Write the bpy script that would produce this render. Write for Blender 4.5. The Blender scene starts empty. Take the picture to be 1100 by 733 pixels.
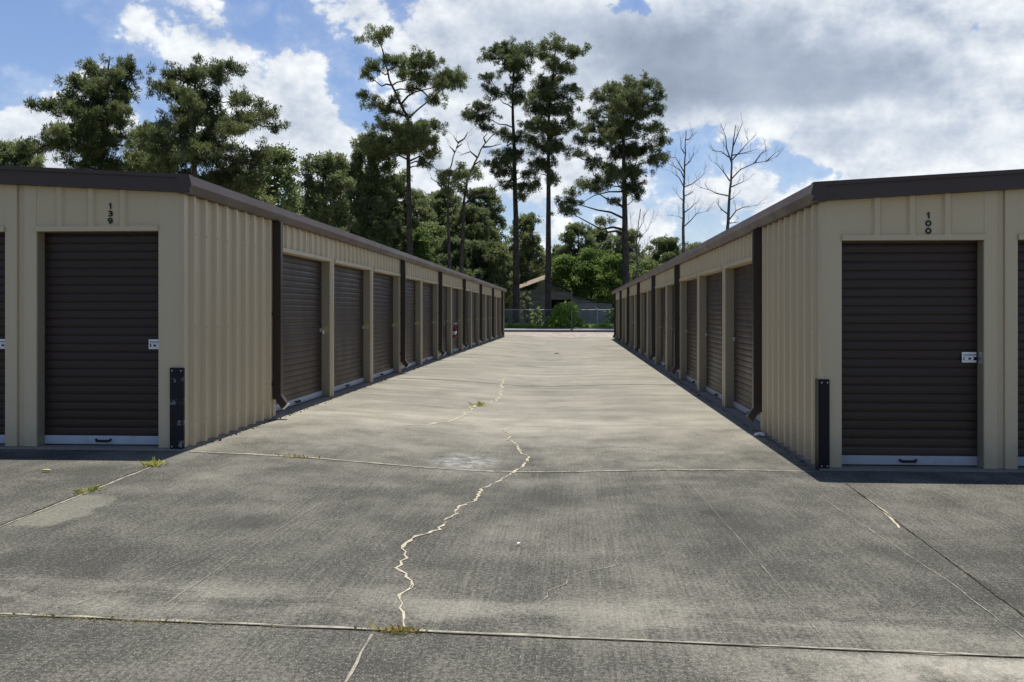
import bpy, bmesh, math, random
import numpy as np
from mathutils import Vector, Matrix
R = math.radians
scene = bpy.context.scene
C = scene.collection

# ------------------------------------------------------------------ camera
cam_d = bpy.data.cameras.new('camera'); cam = bpy.data.objects.new('camera', cam_d); C.objects.link(cam)
cam.location = (0, 0, 1.33); cam.rotation_euler = (R(90), 0, math.atan(64.5/1020))
cam_d.sensor_width = 36; cam_d.lens = 36*1020/1100; cam_d.shift_y = -30.5/1100
cam_d.clip_start = 0.1; cam_d.clip_end = 6000
scene.camera = cam

# ------------------------------------------------------------------ exposure
scene.render.engine = 'CYCLES'
vs = scene.view_settings
vs.view_transform = 'Standard'; vs.look = 'None'; vs.gamma = 1; vs.use_curve_mapping = False
vs.exposure = 0.38
scene.cycles.max_bounces = 6; scene.cycles.diffuse_bounces = 4; scene.cycles.transparent_max_bounces = 8
scene.cycles.sample_clamp_indirect = 6

# ------------------------------------------------------------------ sun
SUN = Vector((0.0264, 0.21, 1)).normalized()
sd = bpy.data.lights.new('sun', 'SUN'); sd.energy = 5.0; sd.angle = R(0.5); sd.color = (1, .95, .86)
so = bpy.data.objects.new('sun', sd); C.objects.link(so)
so.location = (5, 10, 60); so.rotation_euler = SUN.to_track_quat('Z', 'Y').to_euler()

# ------------------------------------------------------------------ node helper
class NT:
    dim = '3D'
    def __init__(s, tree): s.t = tree; s.n = tree.nodes; s.l = tree.links
    def node(s, typ, **kw):
        n = s.n.new(typ)
        for k, v in kw.items(): setattr(n, k, v)
        return n
    def put(s, sock, v):
        if hasattr(v, 'is_output'): s.l.new(v, sock)
        elif v is not None: sock.default_value = v
    def m(s, op, a, b=None, c=None, clamp=False):
        n = s.node('ShaderNodeMath', operation=op, use_clamp=clamp)
        s.put(n.inputs[0], a)
        if b is not None: s.put(n.inputs[1], b)
        if c is not None: s.put(n.inputs[2], c)
        return n.outputs[0]
    def v(s, op, a, b=None, c=None):
        n = s.node('ShaderNodeVectorMath', operation=op)
        s.put(n.inputs[0], a)
        if b is not None: s.put(n.inputs[1], b)
        if c is not None: s.put(n.inputs[2], c)
        return n.outputs['Value'] if op in ('DOT_PRODUCT', 'LENGTH') else n.outputs[0]
    def noise(s, vec, scale, detail=4, rough=.55, dist=0.0, out='Fac'):
        n = s.node('ShaderNodeTexNoise', noise_dimensions=s.dim)
        if vec is not None: s.l.new(vec, n.inputs['Vector'])
        n.inputs['Scale'].default_value = scale; n.inputs['Detail'].default_value = detail
        n.inputs['Roughness'].default_value = rough; n.inputs['Distortion'].default_value = dist
        return n.outputs[out]
    def ss(s, x, a, b, lo=0., hi=1.):
        n = s.node('ShaderNodeMapRange', interpolation_type='SMOOTHSTEP')
        s.put(n.inputs[0], x); n.inputs[1].default_value = a; n.inputs[2].default_value = b
        n.inputs[3].default_value = lo; n.inputs[4].default_value = hi
        return n.outputs[0]
    def lin(s, x, a, b, lo=0., hi=1.):
        n = s.node('ShaderNodeMapRange')
        s.put(n.inputs[0], x); n.inputs[1].default_value = a; n.inputs[2].default_value = b
        n.inputs[3].default_value = lo; n.inputs[4].default_value = hi
        return n.outputs[0]
    def mix(s, f, a, b):
        n = s.node('ShaderNodeMix', data_type='RGBA')
        s.put(n.inputs[0], f)
        for i, q in ((6, a), (7, b)):
            if isinstance(q, tuple): q = q + (1,) if len(q) == 3 else q
            s.put(n.inputs[i], q)
        return n.outputs[2]
    def comb(s, x, y, z):
        n = s.node('ShaderNodeCombineXYZ')
        for i, q in enumerate((x, y, z)): s.put(n.inputs[i], q)
        return n.outputs[0]
    def scale(s, vec, sc):
        return s.v('MULTIPLY', vec, sc)

# ------------------------------------------------------------------ sky and clouds (directions in degrees)
TREES = [
 dict(label='tall pine with a forked leaning top, above the middle of the left building', **{'kind':'pine','x':-13.66,'y':79.3,'r':0.32,'trunk':[(-0.01,9.16),(-0.13,13.78),(-0.13,17.68),(-0.88,19.12),(-1.74,21.0),(-2.32,23.6)],'clumps':[(-2.32,24.03,1.15,0.52),(-3.19,22.59,0.87,0.52),(-3.91,21.87,0.64,0.35),(-1.31,22.73,1.15,0.58),(0.28,22.15,1.1,0.58),(1.72,21.87,1.21,0.64),(3.16,21.72,1.1,0.58),(4.03,20.57,0.92,0.58),(2.88,19.99,1.1,0.4),(0.86,21.0,0.81,0.35),(-2.32,18.69,1.21,0.52),(-3.47,19.12,0.58,0.29),(-1.45,19.41,0.52,0.29),(1.43,17.25,1.3,0.35),(0.57,16.67,1.3,0.58),(-1.45,16.67,1.1,0.52),(-2.61,16.09,0.92,0.4),(1.14,15.52,1.39,0.69),(-0.88,15.52,1.1,0.58),(1.87,14.5,0.81,0.43),(-2.03,15.08,0.81,0.46),(-0.16,16.09,1.15,0.58),(-2.32,15.37,1.44,0.58),(-2.9,15.8,1.01,0.46)],'branches':[[(-0.13,17.68),(0.71,18.55),(1.72,19.41),(2.59,20.28),(3.16,21.0)],[(-0.07,14.07),(0.86,14.5),(1.72,13.78),(2.59,13.21)],[(-0.13,14.22),(-1.02,14.65),(-1.74,14.79)]]}),
 dict(label='tall dark pine, left one of the two close pines at the aisle end', **{'kind':'pine','x':-5.45,'y':91.84,'r':0.36,'trunk':[(0.04,3.94),(-0.04,12.87),(-0.18,18.22),(-0.32,21.79),(-0.18,25.0),(-0.07,27.15)],'clumps':[(-1.32,26.79,1.43,0.71),(0.46,27.15,1.61,0.57),(1.71,26.43,0.89,0.57),(-0.61,25.72,1.71,0.64),(-2.75,25.72,0.71,0.46),(-2.39,23.75,0.89,0.36),(-2.03,22.51,0.89,0.57),(0.46,25.18,1.07,0.57),(-3.46,21.08,1.07,0.57),(-4.18,20.01,1.0,0.57),(-2.75,20.19,1.07,0.64),(-2.75,19.11,0.89,0.36),(-1.68,21.97,0.64,0.36),(0.46,22.15,1.0,0.64),(-0.96,16.79,1.36,0.57),(-2.03,15.72,0.89,0.57),(-1.14,15.01,1.36,0.71),(-0.07,16.44,0.89,0.64),(-0.96,13.58,1.0,0.46),(1.53,13.4,1.0,0.57),(0.64,12.33,0.64,0.36),(0.46,18.22,0.64,0.46),(1.0,14.65,0.5,0.64),(0.11,23.93,0.64,0.5)],'branches':[]}),
 dict(label='tall straight slender pine, right one of the two close pines beside the green bush', **{'kind':'pine','x':-2.31,'y':89.03,'r':0.33,'trunk':[(0.07,1.1),(0.11,12.49),(0.14,19.4),(0.42,22.85),(0.76,25.96)],'clumps':[(0.94,25.96,1.38,0.62),(2.49,25.27,1.21,0.62),(-0.27,25.44,0.97,0.45),(1.97,24.23,0.86,0.45),(0.94,23.89,1.38,0.55),(-0.1,22.85,1.21,0.62),(-0.79,21.81,1.31,0.62),(0.59,21.64,1.31,0.62),(2.32,21.81,1.04,0.35),(3.18,21.81,0.52,0.24),(-1.31,20.61,1.14,0.62),(0.07,20.26,1.04,0.76),(1.63,19.92,1.14,0.69),(-1.83,19.05,0.86,0.48),(-0.79,18.53,1.14,0.76),(0.94,18.36,1.31,0.76),(2.14,18.88,0.86,0.55),(-1.14,17.33,1.04,0.69),(0.24,16.98,1.04,0.76),(1.28,16.64,0.83,0.62),(-1.14,15.6,0.83,0.62),(-0.1,15.25,0.83,0.69),(-1.14,14.56,0.48,0.35),(0.59,14.05,0.48,0.76)],'branches':[]}),
 dict(label='tall pine with a broad open crown, above the far end of the right building', **{'kind':'pine','x':4.95,'y':88.49,'r':0.4,'trunk':[(0.06,2.47),(-0.04,8.61),(-0.14,14.07),(-0.21,18.17),(-0.25,22.27)],'clumps':[(0.51,22.78,1.3,0.55),(-1.2,22.27,1.3,0.55),(1.87,22.1,0.96,0.55),(-0.52,21.24,1.64,0.68),(-2.23,21.24,0.96,0.55),(1.53,20.9,1.47,0.68),(2.9,20.73,0.82,0.61),(-2.91,20.05,0.96,0.55),(-1.2,19.88,1.47,0.61),(0.85,19.54,1.47,0.61),(2.73,19.54,0.96,0.44),(-3.42,18.68,0.96,0.55),(-1.88,18.34,1.3,0.61),(0.16,18.17,1.47,0.61),(2.21,18.17,1.3,0.61),(3.24,17.15,0.89,0.55),(3.58,15.78,0.61,0.55),(-3.93,17.15,0.96,0.61),(-2.23,16.8,1.13,0.61),(-0.18,16.46,1.3,0.68),(1.87,16.46,1.3,0.68),(2.55,15.27,1.13,0.61),(-4.62,15.44,0.68,0.55),(-3.25,15.1,0.96,0.61),(-1.54,15.1,0.96,0.61),(0.51,14.41,1.13,0.75),(1.19,13.05,0.79,0.89),(-3.59,13.73,0.96,0.61),(-2.23,13.56,0.82,0.44),(-5.13,12.71,0.68,0.44),(-5.98,11.68,0.61,0.44),(-5.3,10.66,1.13,0.41),(-4.79,11.51,0.82,0.44),(-3.08,12.37,0.82,0.34),(0.85,11.85,0.48,0.61),(0.16,13.05,0.61,0.75)],'branches':[[(-0.04,12.54),(-1.54,12.54),(-2.91,12.2),(-4.62,11.17)]]}),
 dict(label='dense dark pine with a stepped pointed crown, leftmost tall tree over the left building', **{'kind':'pine','x':-30.73,'y':60.18,'r':0.3,'trunk':[(0.09,0.78),(0.09,10.81),(0.18,15.37),(0.64,17.92)],'clumps':[(0.73,17.74,1.0,0.33),(1.28,17.19,0.77,0.4),(-0.55,17.01,0.88,0.33),(0.55,16.65,1.06,0.4),(1.64,16.46,0.51,0.33),(-1.09,16.1,0.69,0.33),(-0.18,15.83,0.88,0.4),(1.09,16.01,0.69,0.36),(-1.46,15.19,0.77,0.4),(-0.36,15.01,1.06,0.47),(0.91,15.19,0.88,0.4),(1.82,15.46,0.36,0.24),(-2.55,14.46,0.77,0.4),(-1.28,14.28,1.06,0.47),(0.18,14.28,1.06,0.47),(1.46,14.46,0.69,0.29),(-4.01,13.55,0.64,0.33),(-2.92,13.73,0.88,0.4),(-4.01,12.73,0.51,0.33),(-3.1,12.82,0.69,0.36),(-1.82,13.36,1.06,0.55),(-0.36,13.18,1.06,0.55),(1.09,13.55,1.06,0.47),(2.37,13.91,0.6,0.4),(-2.19,12.09,0.88,0.62),(-0.73,11.91,1.06,0.62),(0.73,12.09,0.88,0.55),(2.01,13.0,0.69,0.47),(-3.28,11.54,0.55,0.33),(-1.64,11.18,1.06,0.4),(0.37,10.99,1.24,0.4),(-1.09,9.72,1.28,0.73),(0.73,9.53,1.28,0.73)],'branches':[]}),
 dict(label='dense dark pine with a broad flat top, behind the near corner of the left building', **{'kind':'pine','x':-23.75,'y':58.62,'r':0.34,'trunk':[(0.0,0.8),(-0.03,8.74),(-0.09,12.27),(0.0,15.8),(-0.18,16.86)],'clumps':[(-0.53,16.68,0.74,0.32),(0.71,16.77,0.85,0.32),(1.77,16.68,0.85,0.32),(2.83,16.33,0.58,0.32),(-1.41,16.15,0.74,0.39),(0.0,15.98,1.02,0.39),(1.41,15.98,0.85,0.39),(-1.94,15.36,0.67,0.39),(-0.88,15.09,0.85,0.46),(0.53,15.18,0.85,0.46),(1.77,15.27,0.67,0.35),(-1.76,14.21,0.67,0.39),(-0.7,14.04,0.85,0.39),(0.53,14.04,0.85,0.39),(3.0,14.65,0.85,0.35),(3.71,14.39,0.58,0.35),(4.24,13.68,0.49,0.39),(2.47,14.04,0.85,0.35),(3.53,13.33,0.85,0.39),(1.41,13.15,0.85,0.39),(-1.06,13.24,0.85,0.39),(-1.94,13.15,0.74,0.35),(0.0,12.45,1.02,0.39),(-2.47,12.45,1.02,0.39),(-1.41,11.74,1.2,0.53),(2.47,12.62,0.85,0.39),(3.53,12.27,0.74,0.39),(1.06,11.74,1.02,0.46),(2.3,11.21,1.02,0.53),(3.53,11.21,1.02,0.6),(0.0,11.04,0.85,0.6),(-2.82,11.56,0.85,0.53),(-3.53,11.04,0.85,0.46),(-1.94,10.68,1.02,0.46),(1.41,10.15,1.24,0.71),(2.83,9.8,1.24,0.71),(-0.88,9.8,1.24,0.71)],'branches':[]}),
 dict(label='bare dead tree with a spiky broken top, left one of two over the right building', **{'kind':'dead','x':9.43,'y':80.76,'r':0.2,'trunk':[(-0.06,1.71),(-0.06,6.72),(-0.06,10.38),(0.01,12.7),(0.09,14.82),(0.13,16.65)],'clumps':[],'branches':[[(-0.04,12.7),(-0.29,13.27),(-0.87,13.66),(-1.6,14.01)],[(-0.02,11.93),(-0.39,12.7),(-0.97,13.22)],[(-0.04,11.89),(0.67,12.21),(1.44,12.79),(2.11,13.51)],[(-0.06,8.55),(0.48,9.03),(0.96,9.61),(2.02,9.84)],[(-0.06,11.12),(0.38,11.31),(0.77,11.54)],[(-0.06,10.73),(-0.58,11.25)],[(-0.06,9.71),(0.48,10.09),(0.98,10.61)],[(0.01,13.66),(0.48,14.05),(0.77,14.66)],[(0.05,14.72),(-0.26,15.2),(-0.29,15.82)],[(0.09,15.88),(0.48,15.97),(0.77,16.45)],[(-0.0,13.18),(-0.68,14.43),(-1.35,14.58)],[(-0.06,9.23),(-0.49,9.42)]]}),
 dict(label='bare dead tree with twisted spreading limbs, right one of two over the right building', **{'kind':'dead','x':13.19,'y':80.99,'r':0.22,'trunk':[(-0.2,1.71),(-0.13,8.26),(0.08,11.35),(0.22,13.27),(0.22,14.43),(0.34,15.59),(0.57,17.13)],'clumps':[],'branches':[[(0.22,13.95),(-0.2,15.2),(-0.26,16.16),(-0.59,17.03)],[(0.08,12.41),(-0.49,13.27),(-1.17,14.08)],[(0.05,11.15),(-0.98,11.44),(-1.55,11.83),(-2.29,12.08)],[(0.22,12.6),(0.95,13.37),(2.11,13.89),(3.07,14.01),(4.0,14.43)],[(0.22,14.14),(0.95,14.91),(1.53,15.59),(1.43,16.01)],[(0.14,11.89),(0.86,12.21),(1.41,12.46)],[(-0.07,9.03),(0.57,9.9),(1.14,10.15),(2.07,10.23)],[(-0.11,9.65),(-0.69,10.0),(-1.17,10.61)],[(-0.01,14.43),(-0.59,14.97),(-1.32,15.11)],[(0.26,14.58),(1.14,14.72),(2.3,15.01)],[(0.3,15.2),(0.76,16.36),(1.11,17.22)],[(2.11,13.89),(2.69,14.72),(3.17,15.01)],[(3.07,14.01),(3.84,14.72)],[(-0.01,10.77),(0.47,11.06)],[(-0.13,8.84),(0.76,8.94)]]}),
 dict(label='thin leafless grey tree with fine twigs right of the broad-crowned pine trunk', **{'kind':'dead','x':5.74,'y':82.53,'r':0.12,'trunk':[(-0.19,1.67),(-0.12,5.03),(-0.19,7.22),(-0.04,8.97),(0.18,10.29)],'clumps':[],'branches':[[(-0.16,7.07),(0.25,7.95),(0.83,8.54),(1.27,9.56)],[(-0.13,6.05),(0.54,6.93),(1.13,7.66)],[(-0.19,7.37),(-0.63,8.54),(-0.7,9.71)],[(-0.09,8.39),(0.39,9.12),(0.47,10.14)],[(-0.12,5.47),(0.39,6.2),(0.83,7.22)],[(-0.19,6.93),(-0.7,7.66),(-0.92,8.24)],[(-0.16,6.34),(-0.63,6.93),(-1.21,7.07)]]}),
 dict(label='thin half-dead pine with bare top twigs, left one of the half-dead pair', **{'kind':'pine','x':-10.19,'y':77.51,'r':0.2,'trunk':[(0.29,1.11),(0.18,4.84),(0.04,8.21),(0.04,11.23),(0.2,13.18),(0.56,14.42),(0.97,15.45)],'clumps':[(-0.06,12.74,0.62,0.32),(1.0,13.27,0.5,0.23),(-0.42,11.94,0.32,0.23),(0.11,11.41,0.35,0.25),(0.82,12.47,0.59,0.28),(-0.24,12.38,0.44,0.27),(0.56,11.76,0.44,0.25)],'branches':[[(0.56,14.51),(0.38,14.78),(0.08,15.04)],[(0.91,15.22),(0.68,15.49),(0.43,15.93)],[(0.95,15.34),(1.36,15.57),(1.67,16.05)],[(0.73,14.87),(1.27,15.13)],[(0.04,10.87),(-0.77,11.94),(-1.31,12.29)]]}),
 dict(label='crooked half-dead pine with bare forked limbs, right one of the half-dead pair', **{'kind':'pine','x':-9.08,'y':78.58,'r':0.24,'trunk':[(-0.23,1.11),(-0.14,4.89),(0.04,8.3),(0.13,10.64),(0.4,12.43),(1.0,13.78),(1.71,15.22),(2.69,16.24)],'clumps':[(0.85,13.24,0.59,0.27),(0.4,12.79,0.5,0.25),(0.22,11.35,0.36,0.22),(1.21,12.79,0.5,0.25),(-0.05,11.71,0.36,0.23)],'branches':[[(1.71,15.09),(2.29,15.13),(3.28,15.4)],[(0.17,10.37),(0.85,11.0),(1.75,11.26),(2.65,11.93),(2.86,12.16)],[(1.21,14.23),(0.67,14.68),(-0.23,14.32)],[(0.94,13.6),(1.48,14.01)],[(1.93,15.4),(1.75,15.85),(2.07,16.21)]]}),
 dict(label='tall bushy pine filling the wood left of the tall forked pine trunk', **{'kind':'pine_auto','x':-20.36,'y':86.89,'r':0.22,'H':14.96,'hw':2.59,'low':4.44}),
 dict(label='dark mid-height pine right of the tall forked pine trunk, behind the half-dead pair', **{'kind':'pine_auto','x':-10.71,'y':99.52,'r':0.22,'H':12.51,'hw':3.33,'low':1.92}),
 dict(label='round leafy tree low behind the middle of the left building roof', **{'kind':'broad_auto','x':-18.23,'y':91.03,'r':0.22,'H':10.35,'hw':2.71,'low':4.13}),
 dict(label='pale leafy tree low between the forked pine and the half-dead pair', **{'kind':'broad_auto','x':-14.62,'y':97.27,'r':0.22,'H':10.55,'hw':2.5,'low':2.87}),
 dict(label='small rounded pine at the far left behind the left building roof', **{'kind':'pine_auto','x':-42.02,'y':69.49,'r':0.22,'H':14.25,'hw':2.26,'low':9.87}),
 dict(label='shaggy low pine filling the gap between the two dense dark pines on the left', **{'kind':'pine_auto','x':-31.27,'y':68.16,'r':0.22,'H':14.78,'hw':2.06,'low':9.63}),
 dict(label='round-topped airy tree right of the broad flat-topped pine on the left', **{'kind':'broad_auto','x':-21.68,'y':68.77,'r':0.22,'H':13.48,'hw':2.13,'low':6.2}),
 dict(label='low bushy pine in front of the round-topped airy tree on the left', **{'kind':'pine_auto','x':-22.67,'y':63.7,'r':0.22,'H':10.95,'hw':2.68,'low':6.81}),
 dict(label='bushy mid-green pine with a blunt conical crown, behind the left storage building', **{'kind':'pine_auto','x':-19.15,'y':72.94,'r':0.22,'H':13.45,'hw':2.47,'low':5.76}),
 dict(label='large bushy pine standing directly behind the tall forked pine', **{'kind':'pine_auto','x':-17.63,'y':83.05,'r':0.22,'H':17.06,'hw':2.96,'low':5.12}),
 dict(label='bushy pine under the right side of the tall forked pine crown', **{'kind':'pine_auto','x':-16.32,'y':87.14,'r':0.22,'H':13.93,'hw':2.59,'low':4.44}),
 dict(label='low pine between the blunt conical pine and the round-topped airy tree', **{'kind':'pine_auto','x':-22.66,'y':78.73,'r':0.22,'H':10.82,'hw':2.2,'low':5.33}),
 dict(label='small bright green tree to the right of the forked pine trunk', **{'kind':'broad_auto','x':-13.67,'y':85.31,'r':0.22,'H':8.83,'hw':1.1,'low':5.04}),
 dict(label='distant pine behind the small bright green tree', **{'kind':'pine_auto','x':-16.82,'y':101.14,'r':0.22,'H':14.13,'hw':2.6,'low':3.93}),
 dict(label='distant pine rising behind the pair of half-dead pines', **{'kind':'pine_auto','x':-14.36,'y':105.3,'r':0.22,'H':14.94,'hw':2.81,'low':2.99}),
 dict(label='distant pine between the crooked half-dead pine and the tall dark pine', **{'kind':'pine_auto','x':-9.8,'y':105.59,'r':0.22,'H':15.05,'hw':3.12,'low':2.47}),
 dict(label='dark low tree at the foot of the pair of half-dead pines', **{'kind':'pine_auto','x':-11.94,'y':94.43,'r':0.22,'H':8.59,'hw':3.17,'low':1.7}),
 dict(label='dark low tree left of the tall dark pine trunk', **{'kind':'pine_auto','x':-8.59,'y':96.65,'r':0.22,'H':8.37,'hw':3.23,'low':1.14}),
 dict(label='rounded pine showing between the two close tall pines', **{'kind':'pine_auto','x':-5.22,'y':109.89,'r':0.22,'H':12.55,'hw':2.48,'low':3.06}),
 dict(label='dark dense tree behind the trunk of the tall dark pine, over the low shed roof', **{'kind':'pine_auto','x':-8.12,'y':115.72,'r':0.22,'H':9.06,'hw':3.41,'low':1.78}),
 dict(label='domed dark pine with clustered crown, beyond the green thicket in the middle', **{'kind':'pine_auto','x':0.67,'y':125.29,'r':0.22,'H':12.85,'hw':2.94,'low':4.52}),
 dict(label='small domed pine in the gap right of the slender pine trunk', **{'kind':'pine_auto','x':-1.44,'y':128.16,'r':0.22,'H':10.11,'hw':2.01,'low':3.97}),
 dict(label='domed pine left of the broad-crowned pine trunk', **{'kind':'pine_auto','x':3.72,'y':129.49,'r':0.22,'H':12.71,'hw':3.04,'low':4.62}),
 dict(label='pine partly hidden behind the trunk of the broad-crowned pine', **{'kind':'pine_auto','x':7.09,'y':126.7,'r':0.22,'H':12.2,'hw':2.96,'low':4.29}),
 dict(label='wide low pine showing over the far half of the right building', **{'kind':'pine_auto','x':11.52,'y':116.96,'r':0.22,'H':10.31,'hw':2.96,'low':3.72}),
 dict(label='low pine behind the base of the broken-topped dead tree', **{'kind':'pine_auto','x':15.54,'y':120.22,'r':0.22,'H':9.85,'hw':3.03,'low':4.95}),
 dict(label='bright green leafy tree directly behind the grey shed gable', **{'kind':'broad_auto','x':-0.99,'y':119.18,'r':0.22,'H':8.45,'hw':3.03,'low':1.45}),
 dict(label='bright green leafy tree over the metal lean-to roof', **{'kind':'broad_auto','x':2.48,'y':118.39,'r':0.22,'H':9.2,'hw':3.12,'low':1.45}),
 dict(label='bright green leafy tree left of the broad-crowned pine trunk', **{'kind':'broad_auto','x':5.12,'y':115.55,'r':0.22,'H':8.32,'hw':2.82,'low':1.67}),
 dict(label='leafy green tree right of the broad-crowned pine trunk', **{'kind':'broad_auto','x':8.11,'y':107.73,'r':0.22,'H':7.2,'hw':2.31,'low':2.48}),
]
CLOUDS = [(-24.54,16.14,4.5,1.97,0.5),(-21.29,13.45,3.37,2.53,0.6),(-17.39,11.1,3.93,3.37,0.6),(-15.79,13.27,1.69,1.69,0.3),(-14.71,8.54,5.06,2.81,0.6),(-30.63,9.71,3.37,1.97,0.6),(-27.66,12.18,1.57,1.97,0.55),(-31.95,7.67,3.93,2.25,0.5),(-25.03,11.66,1.01,1.24,0.2),(-8.1,16.65,6.74,3.37,0.7),(-8.66,10.3,6.18,3.93,0.6),(1.98,14.55,8.43,5.06,0.7),(12.77,14.55,11.24,5.62,0.9),(21.58,13.28,8.43,6.18,0.7),(18.28,8.84,8.43,2.53,0.6),(0.31,8.13,6.18,3.37,0.5),(4.75,5.32,3.37,1.69,0.5),(-30.41,14.76,4.21,2.53,-0.8),(-18.44,16.92,2.81,1.57,-0.6),(-13.52,13.63,1.57,2.53,-0.9),(-12.15,11.56,1.12,1.57,-0.6),(-25.03,14.14,2.25,1.69,-0.45),(3.2,17.91,1.12,0.79,-1.0),(7.2,9.35,1.97,1.69,-1.1),(11.47,9.19,2.53,1.69,-0.9),(22.4,15.56,0.96,0.51,-0.62),(23.13,14.06,0.9,0.34,-0.5),(6.12,9.38,1.12,1.57,-0.5),(15.57,7.7,1.24,0.9,-0.5),(5.57,7.23,1.69,0.9,-0.4),(14.31,7.76,2.25,0.9,-0.4),(-0.81,6.2,1.69,1.01,-0.4),(-24.3,10.7,0.79,1.12,-0.3)]
GREY = [(11.21,13.64,9.55,1.69,0.75),(8.02,15.36,8.43,2.25,0.45),(15.32,12.34,7.31,1.01,0.45),(4.2,15.01,5.06,2.81,0.3),(-2.78,17.31,6.18,1.57,0.5),(-8.1,15.1,3.37,1.41,0.25),(20.19,9.47,7.87,1.69,0.38),(4.75,6.97,4.5,1.12,0.2),(1.42,10.3,3.37,1.41,0.2),(-16.86,8.2,3.37,1.12,0.2),(15.32,9.79,11.24,0.67,0.15)]
def build_world():
    w = bpy.data.worlds.new('World'); scene.world = w; w.use_nodes = True
    w.node_tree.nodes.clear(); t = NT(w.node_tree); t.dim = '2D'
    sky = t.node('ShaderNodeTexSky', sky_type='NISHITA'); sky.sun_disc = False
    sky.sun_elevation = R(78); sky.sun_rotation = R(7); sky.air_density = 1.0; sky.dust_density = .6; sky.ozone_density = 1.6
    tc = t.node('ShaderNodeTexCoord'); sep = t.node('ShaderNodeSeparateXYZ'); t.l.new(tc.outputs['Generated'], sep.inputs[0])
    x, y, z = sep.outputs
    az = t.m('MULTIPLY', t.m('ARCTAN2', x, y), 57.2958)
    el = t.m('MULTIPLY', t.m('ARCSINE', z), 57.2958)
    p = t.comb(az, el, 0.0)
    def blobs(lst, start):
        acc = start
        for (a, e, rx, ry, wt) in lst:
            d = t.v('MULTIPLY', t.v('SUBTRACT', p, (a, e, 0)), (1/rx, 1/ry, 0))
            g = t.m('POWER', .3679, t.v('DOT_PRODUCT', d, d))
            acc = t.m('MULTIPLY_ADD', g, wt, acc)
        return acc
    # warp the direction a little so that no mask edge is smooth
    wn = t.noise(p, .16, 5, .6, out='Color')
    pw = t.v('MULTIPLY_ADD', t.v('SUBTRACT', wn, (.5, .5, .5)), (5, 3.2, 0), p)
    def fbm(q):
        a = t.noise(q, .17, 9, .56)
        vo = t.node('ShaderNodeTexVoronoi', feature='F1', voronoi_dimensions='2D'); t.l.new(q, vo.inputs['Vector'])
        vo.inputs['Scale'].default_value = .33; vo.inputs['Detail'].default_value = 3.0; vo.inputs['Roughness'].default_value = .55
        vo.inputs['Lacunarity'].default_value = 2.3
        puff = t.m('SUBTRACT', .55, vo.outputs['Distance'])
        return t.m('MULTIPLY_ADD', puff, .55, t.m('MULTIPLY', t.m('SUBTRACT', a, .5), 1.9))
    pz = t.v('MULTIPLY', p, (1, 1.35, 1))
    n0 = fbm(pz)
    n1 = fbm(t.v('ADD', pz, (.25, 1.5, 0)))
    old = p; p = pw
    mask = blobs(CLOUDS, .06)
    grey = blobs(GREY, 0.)
    p = old
    # unseen cloud overhead and behind is thinned to cut ambient light on walls
    mask = t.m('MULTIPLY_ADD', t.ss(el, 24, 45), -.45, mask)
    mask = t.m('MULTIPLY_ADD', t.ss(t.m('ABSOLUTE', az), 60, 100), -.55, mask)
    dens = t.m('ADD', mask, n0)
    alpha = t.ss(dens, -.03, .34)
    veil = t.m('MULTIPLY', t.ss(dens, -.5, .3), .25)
    alpha = t.m('MAXIMUM', alpha, veil)
    relief = t.m('SUBTRACT', n0, n1)                      # > 0 where the puff faces up, towards the sun
    thick = t.ss(dens, .25, 1.5)
    gc = t.ss(grey, .0, .95)
    sh = t.m('MULTIPLY_ADD', t.m('MULTIPLY', relief, t.m('MULTIPLY_ADD', gc, -.72, 1.0)), .34, .78)
    sh = t.m('MULTIPLY_ADD', thick, -.09, sh)
    soft = t.noise(pz, .11, 3, .5)
    sh = t.m('MULTIPLY_ADD', t.m('SUBTRACT', soft, .5), .30, sh)
    sh = t.m('MULTIPLY_ADD', gc, -.27, sh)
    sh = t.m('MINIMUM', t.m('MAXIMUM', sh, .30), 1.0)
    col = t.mix(t.ss(sh, .35, .92), (.76, .91, 1.16), (.96, 1.0, 1.04))
    col = t.v('SCALE', col); col.node.inputs['Scale'].default_value = 1.0
    t.l.new(sh, col.node.inputs['Scale'])
    # haze low on the horizon
    b1 = t.node('ShaderNodeBackground'); t.l.new(t.v('MULTIPLY', sky.outputs[0], (1.0, 1.04, 1.2)), b1.inputs[0]); b1.inputs[1].default_value = SKY_S
    b2 = t.node('ShaderNodeBackground'); t.l.new(col, b2.inputs[0]); b2.inputs[1].default_value = CLOUD_S
    ms = t.node('ShaderNodeMixShader'); t.l.new(alpha, ms.inputs[0]); t.l.new(b1.outputs[0], ms.inputs[1]); t.l.new(b2.outputs[0], ms.inputs[2])
    o = t.node('ShaderNodeOutputWorld'); t.l.new(ms.outputs[0], o.inputs[0])
    w.cycles.sampling_method = 'MANUAL'; w.cycles.sample_map_resolution = 512
SKY_S = .082; CLOUD_S = .84
build_world()
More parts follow.
